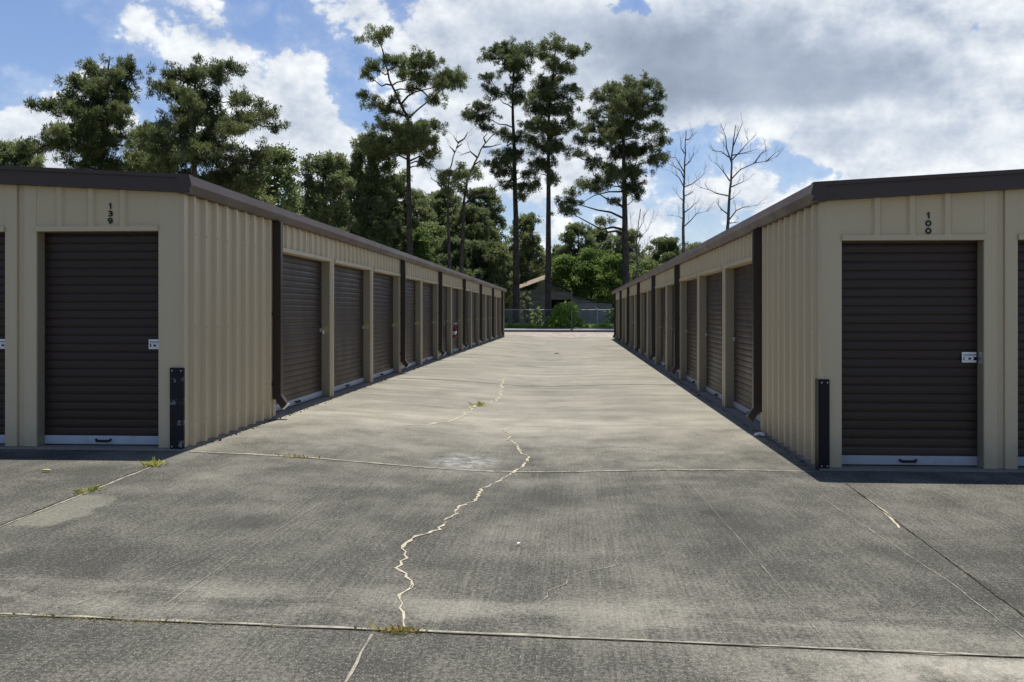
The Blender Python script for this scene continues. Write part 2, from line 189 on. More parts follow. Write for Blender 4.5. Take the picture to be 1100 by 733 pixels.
# ------------------------------------------------------------------ object helpers
def tag(o, label=None, cat=None, group=None, kind=None):
    if label: o['label'] = label
    if cat: o['category'] = cat
    if group: o['group'] = group
    if kind: o['kind'] = kind
    return o
def empty(name, loc, label, cat, group=None):
    o = bpy.data.objects.new(name, None); C.objects.link(o); o.location = loc; o.empty_display_size = .3
    return tag(o, label, cat, group)
def link(name, me, mat=None, parent=None, smooth=False):
    o = bpy.data.objects.new(name, me); C.objects.link(o)
    if mat and not me.materials: me.materials.append(mat)
    if smooth: me.polygons.foreach_set('use_smooth', [True]*len(me.polygons))
    if parent:
        o.parent = parent
    return o
class MB:
    """collects shapes, then becomes one mesh object"""
    def __init__(s): s.v = []; s.f = []
    def add(s, vs, fs):
        n = len(s.v); s.v += [tuple(q) for q in vs]; s.f += [tuple(i+n for i in f) for f in fs]
    def box(s, a, b):
        (x0, y0, z0), (x1, y1, z1) = a, b
        s.add([(x0,y0,z0),(x1,y0,z0),(x1,y1,z0),(x0,y1,z0),(x0,y0,z1),(x1,y0,z1),(x1,y1,z1),(x0,y1,z1)],
              [(0,3,2,1),(4,5,6,7),(0,1,5,4),(1,2,6,5),(2,3,7,6),(3,0,4,7)])
    def prism(s, loop, ext):
        """closed loop of 3-D points swept by the vector ext, capped"""
        n = len(loop); e = Vector(ext)
        vs = [Vector(q) for q in loop] + [Vector(q)+e for q in loop]
        s.add(vs, [(i, (i+1) % n, n+(i+1) % n, n+i) for i in range(n)] + [tuple(range(n))[::-1], tuple(range(n, 2*n))])
    def strip(s, line, ext):
        """open polyline swept by ext: a folded sheet"""
        n = len(line); e = Vector(ext)
        s.add([Vector(q) for q in line]+[Vector(q)+e for q in line], [(i, i+1, n+i+1, n+i) for i in range(n-1)])
    def tube(s, pts, rad, sides=8, cap=True):
        pts = [Vector(q) for q in pts]; n = len(pts)
        if not hasattr(rad, '__len__'): rad = [rad]*n
        base = len(s.v); prev = None
        for i, q in enumerate(pts):
            d = (pts[min(i+1, n-1)]-pts[max(i-1, 0)]).normalized()
            if prev is None:
                u = d.orthogonal().normalized()
            else:
                u = (prev-d*prev.dot(d)); u = u.normalized() if u.length > 1e-6 else d.orthogonal().normalized()
            prev = u; w = d.cross(u)
            for k in range(sides):
                a = 2*math.pi*k/sides
                s.v.append(tuple(q+(u*math.cos(a)+w*math.sin(a))*rad[i]))
        for i in range(n-1):
            for k in range(sides):
                s.f.append((base+i*sides+k, base+i*sides+(k+1) % sides, base+(i+1)*sides+(k+1) % sides, base+(i+1)*sides+k))
        if cap:
            s.f.append(tuple(base+k for k in range(sides))[::-1]); s.f.append(tuple(base+(n-1)*sides+k for k in range(sides)))
    def build(s, name, mat, parent=None, smooth=False, bevel=0):
        me = bpy.data.meshes.new(name); me.from_pydata(s.v, [], s.f); me.update()
        bm = bmesh.new(); bm.from_mesh(me); bmesh.ops.recalc_face_normals(bm, faces=bm.faces[:])
        if bevel:
            ed = [e for e in bm.edges if len(e.link_faces) == 2 and e.calc_face_angle(0) > .6]
            bmesh.ops.bevel(bm, geom=ed, offset=bevel, segments=2, affect='EDGES', clamp_overlap=True)
        bm.to_mesh(me); bm.free()
        o = link(name, me, mat, None, smooth)
        if parent:
            o.parent = parent; o.matrix_parent_inverse = WORLD(parent).inverted()
        return o
def WORLD(o):
    m = o.matrix_basis.copy()
    if o.parent: m = WORLD(o.parent) @ o.matrix_parent_inverse @ m
    return m

# ------------------------------------------------------------------ materials
def mat(name, col, rough=.6, spec=.4, metal=0.0):
    m = bpy.data.materials.new(name); m.use_nodes = True; t = NT(m.node_tree)
    b = t.n['Principled BSDF']
    b.inputs['Base Color'].default_value = (*col, 1); b.inputs['Roughness'].default_value = rough
    b.inputs['Specular IOR Level'].default_value = spec; b.inputs['Metallic'].default_value = metal
    return m, t, b
def painted(name, col, var=.12, rough=.45, streak=True, dirt=.35, spec=.4, bump=.0):
    """coated sheet metal: faint mottling, rain streaks, dust near the slab"""
    m, t, b = mat(name, col, rough, spec)
    pos = t.node('ShaderNodeNewGeometry').outputs['Position']
    a = t.noise(pos, 1.3, 5, .6); st = t.noise(t.scale(pos, (14, 14, .8)), 1, 3, .6)
    f = t.m('ADD', t.m('MULTIPLY', t.m('SUBTRACT', a, .5), var*2), t.m('MULTIPLY', t.m('SUBTRACT', st, .5), var*1.2 if streak else 0))
    k = t.m('ADD', f, 1.0)
    cc = t.v('SCALE', tuple(col)); t.l.new(k, cc.node.inputs['Scale'])
    sep = t.node('ShaderNodeSeparateXYZ'); t.l.new(pos, sep.inputs[0])
    low = t.m('MULTIPLY', t.ss(t.m('ADD', sep.outputs[2], t.m('MULTIPLY', t.noise(pos, 9, 4, .7), -.35)), -.25, .1, 1, 0), dirt)
    t.l.new(t.mix(low, cc, (.16, .135, .10)), b.inputs['Base Color'])
    t.l.new(t.lin(a, .3, .7, rough-.08, rough+.1), b.inputs['Roughness'])
    if bump:
        bp = t.node('ShaderNodeBump'); bp.inputs['Strength'].default_value = bump; bp.inputs['Distance'].default_value = .01
        t.l.new(t.noise(t.scale(pos, (1, 1, 2.2)), 1.6, 2, .5), bp.inputs['Height']); t.l.new(bp.outputs[0], b.inputs['Normal'])
    return m
M = {}
M['tan'] = painted('tan_panel', (.57, .455, .282), .05, .42, bump=.12)
def screwed():
    m = M['tan'].copy(); m.name = 'tan_panel_screwed'; t = NT(m.node_tree); b = t.n['Principled BSDF']
    old = b.inputs['Base Color'].links[0].from_socket
    sep = t.node('ShaderNodeSeparateXYZ'); t.l.new(t.node('ShaderNodeNewGeometry').outputs['Position'], sep.inputs[0])
    yy = t.m('SUBTRACT', t.m('MODULO', t.m('SUBTRACT', sep.outputs[1], 8.95+.20-.1475), .295), .1475)
    zz = t.m('SUBTRACT', t.m('MODULO', t.m('ADD', sep.outputs[2], .2), .92), .46)
    d = t.m('SQRT', t.m('ADD', t.m('MULTIPLY', yy, yy), t.m('MULTIPLY', zz, zz)))
    t.l.new(t.mix(t.ss(d, .011, .006), old, (.10, .08, .06)), b.inputs['Base Color'])
    return m
M['tan_screwed'] = screwed()
M['tan_trim'] = painted('tan_trim', (.57, .46, .295), .05, .42)
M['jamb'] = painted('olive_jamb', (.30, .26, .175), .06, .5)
M['brown_door'] = painted('brown_slats', (.032, .0168, .0118), .14, .42, bump=.10, dirt=.2, spec=.38)
M['brown_trim'] = painted('brown_trim', (.060, .039, .031), .08, .48, dirt=.2)
M['downspout'] = painted('brown_spout', (.042, .027, .022), .08, .38, dirt=.4)
M['roof'] = painted('roof_metal', (.42, .40, .36), .1, .4)
M['white_bar'] = painted('galvanised_bar', (.55, .58, .64), .06, .35, dirt=.45)
M['steel'] = mat('zinc_steel', (.62, .62, .62), .35, .5, .7)[0]
M['steel_bright'] = mat('bright_steel', (.75, .76, .78), .42, .5, .3)[0]
M['brass'] = painted('yellow_zinc', (.40, .34, .13), .2, .4, dirt=0)
M['black'] = mat('black_paint', (.006, .006, .007), .5, .25)[0]
M['slab'] = painted('slab_edge', (.24, .225, .19), .25, .85, dirt=.3, spec=.2)
M['ink'] = mat('black_vinyl', (.008, .008, .008), .5)[0]
M['red'] = mat('red_enamel', (.22, .012, .012), .35, .5)[0]
M['paper'] = mat('white_paper', (.75, .74, .70), .7)[0]
M['rubber'] = mat('black_rubber', (.02, .02, .02), .7)[0]
M['galv'] = mat('galvanised_tube', (.42, .43, .44), .5, .4, .3)[0]
M['wire'] = mat('galvanised_wire', (.20, .21, .21), .6, .3, .2)[0]

def guard_mat():
    m, t, b = mat('scuffed_black_guard', (.006, .006, .007), .5, .25)
    pos = t.node('ShaderNodeNewGeometry').outputs['Position']
    bands = t.node('ShaderNodeTexWave', wave_type='BANDS', bands_direction='Z'); t.l.new(pos, bands.inputs[0])
    bands.inputs['Scale'].default_value = 1.55; bands.inputs['Distortion'].default_value = .6; bands.inputs['Phase Offset'].default_value = 1.0
    k = t.m('MULTIPLY', t.ss(bands.outputs['Fac'], .78, .92), t.ss(t.noise(t.scale(pos, (22, 22, 11)), 1, 4, .7), .50, .60))
    t.l.new(t.mix(k, (.010, .010, .012), (.20, .20, .21)), b.inputs['Base Color'])
    return m
M['guard'] = guard_mat()

def foliage(name, dark, light, trans=.25, scale=.5):
    m = bpy.data.materials.new(name); m.use_nodes = True; t = NT(m.node_tree); b = t.n['Principled BSDF']
    pos = t.node('ShaderNodeNewGeometry').outputs['Position']
    n = t.m('ADD', t.m('MULTIPLY', t.noise(pos, scale, 3, .6), .6), t.m('MULTIPLY', t.noise(pos, scale*7, 2, .6), .4))
    oi = t.node('ShaderNodeObjectInfo')
    n = t.m('ADD', n, t.m('MULTIPLY', t.m('SUBTRACT', oi.outputs['Random'], .5), .12))
    c = t.mix(t.ss(n, .36, .66), dark, light)
    t.l.new(c, b.inputs['Base Color']); b.inputs['Roughness'].default_value = .6; b.inputs['Specular IOR Level'].default_value = .25
    tr = t.node('ShaderNodeBsdfTranslucent'); t.l.new(t.mix(.5, c, light), tr.inputs[0])
    ms = t.node('ShaderNodeMixShader'); ms.inputs[0].default_value = trans
    t.l.new(b.outputs[0], ms.inputs[1]); t.l.new(tr.outputs[0], ms.inputs[2])
    t.l.new(ms.outputs[0], t.n['Material Output'].inputs[0])
    return m
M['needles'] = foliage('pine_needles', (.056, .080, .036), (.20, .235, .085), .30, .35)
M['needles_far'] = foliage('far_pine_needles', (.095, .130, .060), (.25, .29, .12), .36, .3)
M['leaves'] = foliage('broad_leaves', (.08, .14, .032), (.21, .29, .07), .4, .4)
M['leaves_dull'] = foliage('dull_leaves', (.10, .145, .06), (.25, .30, .11), .4, .4)
M['shrub'] = foliage('shrub_leaves', (.16, .26, .045), (.34, .46, .09), .45, 1.2)
M['weed'] = foliage('weed_blades', (.20, .24, .05), (.48, .46, .12), .35, 20)
M['dry'] = foliage('dry_blades', (.26, .20, .06), (.48, .38, .13), .2, 30)
def bark(name, a, b_):
    m, t, b = mat(name, a, .9, .15)
    pos = t.node('ShaderNodeNewGeometry').outputs['Position']
    n = t.noise(t.scale(pos, (5, 5, 1.6)), 1.5, 5, .7)
    t.l.new(t.mix(t.ss(n, .35, .68), a, b_), b.inputs['Base Color'])
    bp = t.node('ShaderNodeBump'); bp.inputs['Strength'].default_value = .8; bp.inputs['Distance'].default_value = .05
    t.l.new(n, bp.inputs['Height']); t.l.new(bp.outputs[0], b.inputs['Normal'])
    return m
M['bark'] = bark('pine_bark', (.035, .028, .024), (.105, .088, .076))
M['deadwood'] = bark('dead_wood', (.06, .052, .047), (.17, .15, .135))
M['palebark'] = bark('pale_bark', (.10, .085, .065), (.24, .205, .16))

# ------------------------------------------------------------------ ground
def sst(a, b, x):
    q = min(max((x-a)/(b-a), 0), 1); return q*q*(3-2*q)
LX, RX = -3.75, 2.31          # the two aisle walls
FY = 8.95                     # front wall plane
def gz(x, y):
    plane = -.125*min(max((x-LX)/(RX-LX), 0), 1)
    far = sst(56, 72, y)
    sw = -.095*math.exp(-((x+.75)/1.5)**2)*sst(5.2, 8.6, y)*(1-far)
    return (plane*(1-far) - .10*far) + sw
def grid(name, xs, ys, off, material, **kw):
    vs = [(x, y, gz(x, y)+off) for y in ys for x in xs]; n = len(xs)
    fs = [(j*n+i, j*n+i+1, (j+1)*n+i+1, (j+1)*n+i) for j in range(len(ys)-1) for i in range(n-1)]
    me = bpy.data.meshes.new(name); me.from_pydata(vs, [], fs); me.update()
    o = link(name, me, material, None, True)
    return tag(o, **kw)
def fr(a, b, st):
    n = max(1, int(round((b-a)/st))); return [a+(b-a)*i/n for i in range(n+1)]
XS = fr(-5, LX, .625)+fr(LX, RX, .202)[1:]+fr(RX, 4, .845)[1:]
XT = [-2500, -600, -150, -60, -26]+XS+[24, 60, 150, 600, 2500]
XC = [-26, -14]+XS+[12, 24]
YC = fr(-14, 4, 2)+fr(4, 10, .4)[1:]+fr(10, 56, 2)[1:]
YT = [-2500, -400, -60]+YC+fr(56, 92, 3)[1:]+[130, 200, 500, 1200, 3500]

def concrete_mat():
    m, t, b = mat('weathered_concrete', (.3, .28, .23), .88, .25)
    pos = t.node('ShaderNodeNewGeometry').outputs['Position']
    sep = t.node('ShaderNodeSeparateXYZ'); t.l.new(pos, sep.inputs[0]); x, y, z = sep.outputs
    flat = t.comb(x, y, 0.0)
    big = t.noise(t.scale(flat, (.42, .30, 0)), 1, 5, .6, .15)
    mid = t.noise(t.scale(flat, (.9, .7, 0)), 1.6, 7, .7, .1)
    cross = t.noise(t.scale(flat, (.42, 1.9, 0)), 1, 7, .68, .15)     # stains that ran across the aisle
    fine = t.noise(flat, 46, 4, .7)
    grit = t.noise(flat, 150, 2, .6)
    broom = t.noise(t.scale(flat, (62, 1.1, 0)), 1, 3, .65)
    # algae-darkened front apron, cleaner and paler aisle
    aisle = t.ss(t.m('ADD', y, t.m('MULTIPLY', t.m('SUBTRACT', mid, .5), 5)), 7.5, 13.0)
    near = t.ss(t.m('ADD', y, t.m('MULTIPLY', t.m('SUBTRACT', mid, .5), 1.6)), 3.6, 4.7, 0, 1)
    light = t.m('MULTIPLY_ADD', t.m('SUBTRACT', big, .5), .62, .125)
    light = t.m('MULTIPLY_ADD', t.m('MULTIPLY', t.m('SUBTRACT', mid, .5), t.m('MULTIPLY_ADD', aisle, -.4, 1.0)), .80, light)
    light = t.m('MULTIPLY_ADD', aisle, .40, light)
    light = t.m('MULTIPLY_ADD', t.m('MULTIPLY', t.m('SUBTRACT', cross, .5), t.ss(y, 9, 16, .15, 1.0)), 1.0, light)
    # wheel-worn pale bands beside the cross joints
    def band(c, wd, amt):
        d = t.m('ABSOLUTE', t.m('SUBTRACT', y, c))
        q = t.m('MULTIPLY', t.ss(d, 0, wd, 1, 0), t.ss(t.noise(t.scale(flat, (.8, 1.6, 0)), 1.3, 4, .65), .38, .62))
        return t.m('MULTIPLY', q, amt)
    light = t.m('ADD', light, band(4.45, .55, .30))
    light = t.m('ADD', light, band(12.6, 1.5, .22))
    rightnear = t.m('MULTIPLY', t.ss(x, .3, 1.8), t.ss(y, 4.12, 4.02))
    light = t.m('MULTIPLY_ADD', rightnear, t.lin(mid, .38, .55, .0, .62), light)
    light = t.m('MULTIPLY_ADD', t.m('SUBTRACT', fine, .5), 1.05, light)
    light = t.m('MULTIPLY_ADD', t.m('SUBTRACT', grit, .5), .75, light)
    light = t.m('MULTIPLY_ADD', t.m('MULTIPLY', t.m('SUBTRACT', broom, .5), t.ss(y, 14, 7)), .38, light)
    light = t.m('MINIMUM', t.m('MAXIMUM', light, 0.0), 1.0)
    col = t.mix(light, (.040, .040, .034), (.355, .336, .275))
    # exposed pale grit
    gm = t.m('MULTIPLY', t.ss(grit, .58, .68), t.ss(fine, .35, .65))
    col = t.mix(t.m('MULTIPLY', gm, .8), col, (.40, .385, .32))
    pit = t.m('MULTIPLY', t.ss(grit, .38, .28), .5)
    col = t.mix(pit, col, (.06, .06, .052))
    # old pale cement spill beside the left joint
    dx = t.m('ADD', x, t.m('MULTIPLY', t.m('SUBTRACT', t.noise(flat, 3.5, 4, .6), .5), .5))
    e = t.v('MULTIPLY', t.v('SUBTRACT', t.comb(dx, y, 0.0), (-3.44, 6.25, 0)), (1/.22, 1/.55, 0))
    sp = t.m('MULTIPLY', t.ss(t.v('LENGTH', e), 1.05, .8), t.ss(x, -3.62, -3.58))
    col = t.mix(t.m('MULTIPLY', sp, t.lin(fine, .3, .7, .25, .8)), col, t.mix(mid, (.13, .128, .098), (.26, .25, .195)))
    # scoured pale patch in the aisle mouth
    e2 = t.v('MULTIPLY', t.v('SUBTRACT', t.comb(dx, y, 0.0), (-1.05, 9.35, 0)), (1/.38, 1/.7, 0))
    sp2 = t.m('MULTIPLY', t.ss(t.v('LENGTH', e2), 1.1, .3), t.ss(t.noise(flat, 7, 5, .7), .42, .6))
    col = t.mix(t.m('MULTIPLY', sp2, .6), col, (.33, .34, .34))
    for (sx, sy, rx, ry, cc, am) in ((-2.1, 6.1, .20, .26, (.030, .029, .026), .55), (1.05, 6.9, .12, .17, (.028, .027, .024), .6), (.55, 13.2, .35, .5, (.09, .085, .07), .5), (-2.3, 16.5, .3, .6, (.10, .09, .07), .45), (1.3, 5.2, .07, .09, (.028, .027, .024), .55)):
        q = t.v('LENGTH', t.v('MULTIPLY', t.v('SUBTRACT', t.comb(dx, y, 0.0), (sx, sy, 0)), (1/rx, 1/ry, 0)))
        k = t.m('MULTIPLY', t.ss(q, 1.1, .35), t.ss(fine, .25, .6))
        col = t.mix(t.m('MULTIPLY', k, am), col, cc)
    # pale tyre scuffs along the lane
    tw = t.m('ABSOLUTE', t.m('SUBTRACT', t.m('ABSOLUTE', t.m('ADD', x, t.m('MULTIPLY_ADD', y, .02, .55))), .80))
    tk = t.m('MULTIPLY', t.ss(tw, .22, .05), t.ss(t.noise(t.scale(flat, (3, .35, 0)), 1, 5, .65), .42, .62))
    col = t.mix(t.m('MULTIPLY', tk, .16), col, (.16, .15, .13))
    t.l.new(col, b.inputs['Base Color'])
    bp = t.node('ShaderNodeBump'); bp.inputs['Strength'].default_value = .8; bp.inputs['Distance'].default_value = .008
    h = t.m('ADD', t.m('MULTIPLY', fine, .6), t.m('ADD', t.m('MULTIPLY', grit, .5), t.m('MULTIPLY', broom, .5)))
    t.l.new(h, bp.inputs['Height']); t.l.new(bp.outputs[0], b.inputs['Normal'])
    return m
def earth_mat():
    m, t, b = mat('grassy_earth', (.1, .1, .05), .95, .1)
    pos = t.node('ShaderNodeNewGeometry').outputs['Position']
    n = t.noise(pos, .35, 6, .65); n2 = t.noise(pos, 7, 4, .7)
    c = t.mix(t.ss(n, .4, .62), (.055, .075, .025), (.15, .125, .08))
    t.l.new(t.mix(t.m('MULTIPLY', n2, .6), c, (.045, .06, .02)), b.inputs['Base Color'])
    return m
def gravel_mat():
    m, t, b = mat('pale_gravel', (.3, .27, .24), .9, .2)
    pos = t.node('ShaderNodeNewGeometry').outputs['Position']
    vo = t.node('ShaderNodeTexVoronoi'); t.l.new(pos, vo.inputs['Vector']); vo.inputs['Scale'].default_value = 5
    n = t.noise(pos, .6, 5, .7)
    c = t.mix(t.m('MULTIPLY', vo.outputs['Color'], 1.0), (.16, .14, .125), (.46, .41, .36))
    t.l.new(t.mix(t.ss(n, .4, .65, 0, .6), c, (.17, .14, .12)), b.inputs['Base Color'])
    bp = t.node('ShaderNodeBump'); bp.inputs['Strength'].default_value = 1; bp.inputs['Distance'].default_value = .06
    t.l.new(vo.outputs['Distance'], bp.inputs['Height']); t.l.new(bp.outputs[0], b.inputs['Normal'])
    return m
def road_mat():
    m, t, b = mat('grey_asphalt', (.13, .135, .145), .9, .2)
    pos = t.node('ShaderNodeNewGeometry').outputs['Position']
    n = t.noise(t.scale(pos, (.25, 1.2, 1)), 1, 5, .7)
    t.l.new(t.mix(t.ss(n, .35, .65), (.11, .115, .13), (.24, .24, .24)), b.inputs['Base Color'])
    return m
M['concrete'] = concrete_mat(); M['earth'] = earth_mat()
terrain = grid('ground', XT, YT, -.035, M['earth'], kind='structure')
pavement = grid('pavement', XC, YC, 0, M['concrete'], kind='structure')
gravel = grid('gravel', [-26, -14]+XS+[12, 24], fr(56.15, 69.6, 2), .0, gravel_mat(), kind='structure')
road = grid('road', [-60, -26, -14]+XS+[12, 24, 60], fr(70.0, 87, 3), .03, road_mat(), kind='structure')
M['jointk'] = mat('dull_kerb', (.10, .098, .09), .9, .2)[0]
kb = MB(); kb.box((-40, 69.6, -.2), (40, 69.98, .05)); kerb = kb.build('kerb', M['jointk'], None, False, .02); tag(kerb, kind='structure')

def ground_ribbon(name, pts, widths, off, material, parent):
    """thin irregular strip lying on the pavement"""
    vs = []; n = len(pts)
    for i, (x, y) in enumerate(pts):
        a = pts[max(i-1, 0)]; c = pts[min(i+1, n-1)]
        d = Vector((c[0]-a[0], c[1]-a[1])).normalized(); w = widths[i] if hasattr(widths, '__len__') else widths
        for sgn in (-1, 1):
            px, py = x-d.y*w*.5*sgn, y+d.x*w*.5*sgn
            vs.append((px, py, gz(px, py)+off))
    me = bpy.data.meshes.new(name); me.from_pydata(vs, [], [(2*i, 2*i+1, 2*i+3, 2*i+2) for i in range(n-1)]); me.update()
    return link(name, me, material, parent)
rng = random.Random(7)
def jag(pts, step, amp):
    out = []
    for (a, b) in zip(pts[:-1], pts[1:]):
        L = math.dist(a, b); n = max(1, int(L/step)); dx, dy = (b[0]-a[0])/L, (b[1]-a[1])/L
        for i in range(n):
            o = rng.uniform(-amp, amp) if (i or out) else 0
            out.append((a[0]+(b[0]-a[0])*i/n-dy*o, a[1]+(b[1]-a[1])*i/n+dx*o))
    return out+[pts[-1]]
def worn(name, a, b_):
    m, t, b = mat(name, a, .9, .15)
    pos = t.node('ShaderNodeNewGeometry').outputs['Position']
    t.l.new(t.mix(t.ss(t.noise(pos, 9, 5, .75), .38, .62), a, b_), b.inputs['Base Color'])
    return m
M['joint'] = worn('joint_dirt', (.022, .021, .018), (.09, .08, .06))
M['joint_edge'] = worn('joint_edge', (.33, .31, .25), (.16, .15, .125))
M['crack'] = worn('crack_filler', (.44, .40, .31), (.30, .27, .20))
M['hair'] = worn('hairline', (.07, .066, .056), (.16, .15, .12))
def ribw(n, lo, hi): return [rng.uniform(lo, hi) for _ in range(n)]
def joint(a, b, w=.012, edge=.05, name='joint', eshift=.0):
    l = jag([a, b], .12, .004); ground_ribbon(name, l, ribw(len(l), w*.6, w*1.3), .005, M['joint'], pavement)
    if edge:
        d = Vector((b[0]-a[0], b[1]-a[1])).normalized(); q = [(x-d.y*eshift, y+d.x*eshift) for x, y in l]
        q = [(x+rng.uniform(-.008, .008), y+rng.uniform(-.008, .008)) for x, y in q]
        ground_ribbon('joint_edge', q, ribw(len(q), edge*.3, edge), .003, M['joint_edge'], pavement)
joint((-14, 4.08), (12, 4.12), .010, .05, eshift=.012)
joint((-3.66, 8.86), (2.2, 8.80), .010, .085, eshift=.03)
joint((-3.66, 8.3), (-3.52, 4.14), .016, .03, eshift=.02)
joint((-3.52, 4.04), (-3.2, -6), .014, .04)
joint((2.33, 8.3), (2.13, 4.14), .010, .0)
joint((2.13, 4.04), (1.9, -6), .010, .03)
for yj in (19.2, 30.5, 41.0): joint((-3.6, yj), (2.15, yj+rng.uniform(-.1, .1)), .02, .09, eshift=.03)
l = jag([(2.30, 7.6), (2.27, 7.0), (2.20, 6.55)], .08, .008); ground_ribbon('joint_edge', l, [.006+.026*math.sin(math.pi*i/(len(l)-1))*(i/len(l))+rng.uniform(0, .010) for i in range(len(l))], .004, M['crack'], pavement)
l = jag([(1.95, 7.6), (2.02, 5.2), (2.0, 4.2)], .12, .006); ground_ribbon('crack', l, ribw(len(l), .002, .008), .004, M['joint_edge'], pavement)
CR = [(-.74,4.16),(-.80,4.42),(-.84,4.62),(-.80,4.80),(-.86,4.94),(-.95,5.10),(-.94,5.31),(-1.0,5.6),(-.97,5.87),(-.86,6.1),(-.86,6.43),(-.82,6.7),(-.85,6.98),(-.75,7.3),(-.75,7.94),(-.66,8.3),(-.56,8.76),(-.50,9.0),(-.46,9.35),(-.44,9.75),(-.55,10.1),(-.60,10.55),(-.68,10.9),(-.77,11.1),(-.72,11.5),(-.87,11.9),(-.80,12.3)]
l = jag(CR, .06, .014); ground_ribbon('crack', l, [w*(.35+.65*sst(4.1, 5, p[1])) for w, p in zip(ribw(len(l), .006, .031), l)], .004, M['crack'], pavement)
for i0 in range(3, len(l)-4, 6):
    seg = l[i0:i0+rng.choice((2, 3, 4))]
    if rng.random() < .75: ground_ribbon('crack_core', seg, ribw(len(seg), .002, .006), .0065, M['joint'], pavement)
l = jag([(-2.2,11.6),(-1.75,12.1),(-1.62,12.6),(-1.50,13.4),(-1.53,14.4),(-1.43,14.9),(-1.3,15.6),(-1.22,16.6),(-1.35,17.8),(-1.40,19.2),(-1.5,21)], .14, .05); ground_ribbon('crack', l, ribw(len(l), .014, .055), .004, M['crack'], pavement)
l = jag([(-.86,4.05),(-.85,3.5),(-.80,2.5)], .1, .006); ground_ribbon('crack', l, ribw(len(l), .006, .016), .004, M['joint_edge'], pavement)
for pts, w in (([(.25,10.9),(.5,10.4),(.75,10.3),(.9,10.0)], .02), ([(-.35,10.6),(0,10.2),(.35,10.25)], .012), ([(-3.2,13.5),(-2.6,14.6),(-2.3,14.2),(-1.9,15.1)], .016), ([(-2.9,16.5),(-2.2,15.6),(-1.6,15.2)], .014), ([(-.15,4.6),(.0,5.1),(.2,5.25),(.3,5.6)], .006)):
    l = jag(pts, .08, .03); ground_ribbon('crack', l, ribw(len(l), w*.3, w), .004, M['joint_edge'], pavement)
for x0, a in ((-2.3, .95), (-1.9, .1), (1.1, -.1)):
    l = jag([(x0, 4.3), (x0+a, 8.2)], .1, .003); ground_ribbon('scratch', l, ribw(len(l), .001, .005), .004, M['joint_edge'], pavement)

# ------------------------------------------------------------------ storage buildings
def arc(cx, cy, rx, ry, a0, a1, n=14): return [(cx+rx*math.cos(R(a0+(a1-a0)*i/n)), cy+ry*math.sin(R(a0+(a1-a0)*i/n))) for i in range(n+1)]
STROKES = {'1': [[(-.16, .30), (.06, .5), (.06, -.5)]],
           '0': [arc(0, 0, .30, .42, 90, 450, 24)],
           '3': [arc(0, .22, .25, .21, 150, -90)+arc(0, -.20, .28, .23, 90, -150)[1:]],
           '8': [arc(0, .22, .23, .20, -90, 270, 20), arc(0, -.20, .27, .22, 90, 450, 20)],
           '9': [arc(0, .18, .27, .25, 0, 360, 20), arc(0, -.02, .27, .40, 30, -130)]}
def stacked(digits, height, pitch, wide=1.12, th=.23):
    """bold block digits one under the other, thin raised vinyl"""
    mb = MB(); n_ = len(digits)
    for i, ch in enumerate(digits):
        oy = pitch*((n_-1)/2-i); k_ = height*(1-th)
        for q, st in enumerate(STROKES[ch]):
            pts = [Vector((x*k_*wide, y*k_+oy, 0)) for x, y in st]; w = height*th*.5; zz = .0015+.0004*q
            L_, R_ = [], []
            closed = (pts[0]-pts[-1]).length < 1e-5
            for j, p in enumerate(pts):
                pa = pts[j-1] if j else (pts[-2] if closed else p); pb = pts[j+1] if j+1 < len(pts) else (pts[1] if closed else p)
                d1 = (p-pa).normalized() if (p-pa).length else (pb-p).normalized(); d2 = (pb-p).normalized() if (pb-p).length else d1
                nn = (Vector((-d1.y, d1.x, 0))+Vector((-d2.y, d2.x, 0))).normalized(); f = 1/max(.5, nn.dot(Vector((-d1.y, d1.x, 0))))
                L_.append(p+nn*w*f+Vector((0, 0, zz))); R_.append(p-nn*w*f+Vector((0, 0, zz)))
            m_ = len(pts); mb.add(L_+R_, [(j, j+1, m_+j+1, m_+j) for j in range(m_-1)])
    me = bpy.data.meshes.new('unit_number'); me.from_pydata(mb.v, [], mb.f); me.update()
    return me
PITCH = 2.955
SIDE_Y = [11.70+PITCH*k for k in range(14)]     # post centres along the aisle
BACK = 52.75
DOOR_H = 2.125; HEAD = 2.17; WALL_T = 2.52; EAVE = 2.645
SLOPE = .055
def ribs(a, b, pitch=.305, start=.1, h=.030):
    """(along, out) profile of ribbed sheet between a and b"""
    out = [(a, 0)]; q = a+start
    while q+.05 < b:
        if q-.044 <= a: q += pitch; continue
        out += [(q-.044, 0), (q-.022, h), (q+.022, h), (q+.044, 0)]
        q += pitch
    out = [p for p in out if p[0] < b-.005]
    return out+[(b, 0)]
def slats(z0, z1, p=.0825):
    out = []; z = z0
    while z < z1-.01:
        out += [(z, 0.), (z+.004, 0.), (z+.008, .0062), (z+p*.35, .0085), (z+p*.75, .0085), (z+p-.005, .0062)]
        z += p
    return [q for q in out if q[0] < z1]+[(z1, 0)]
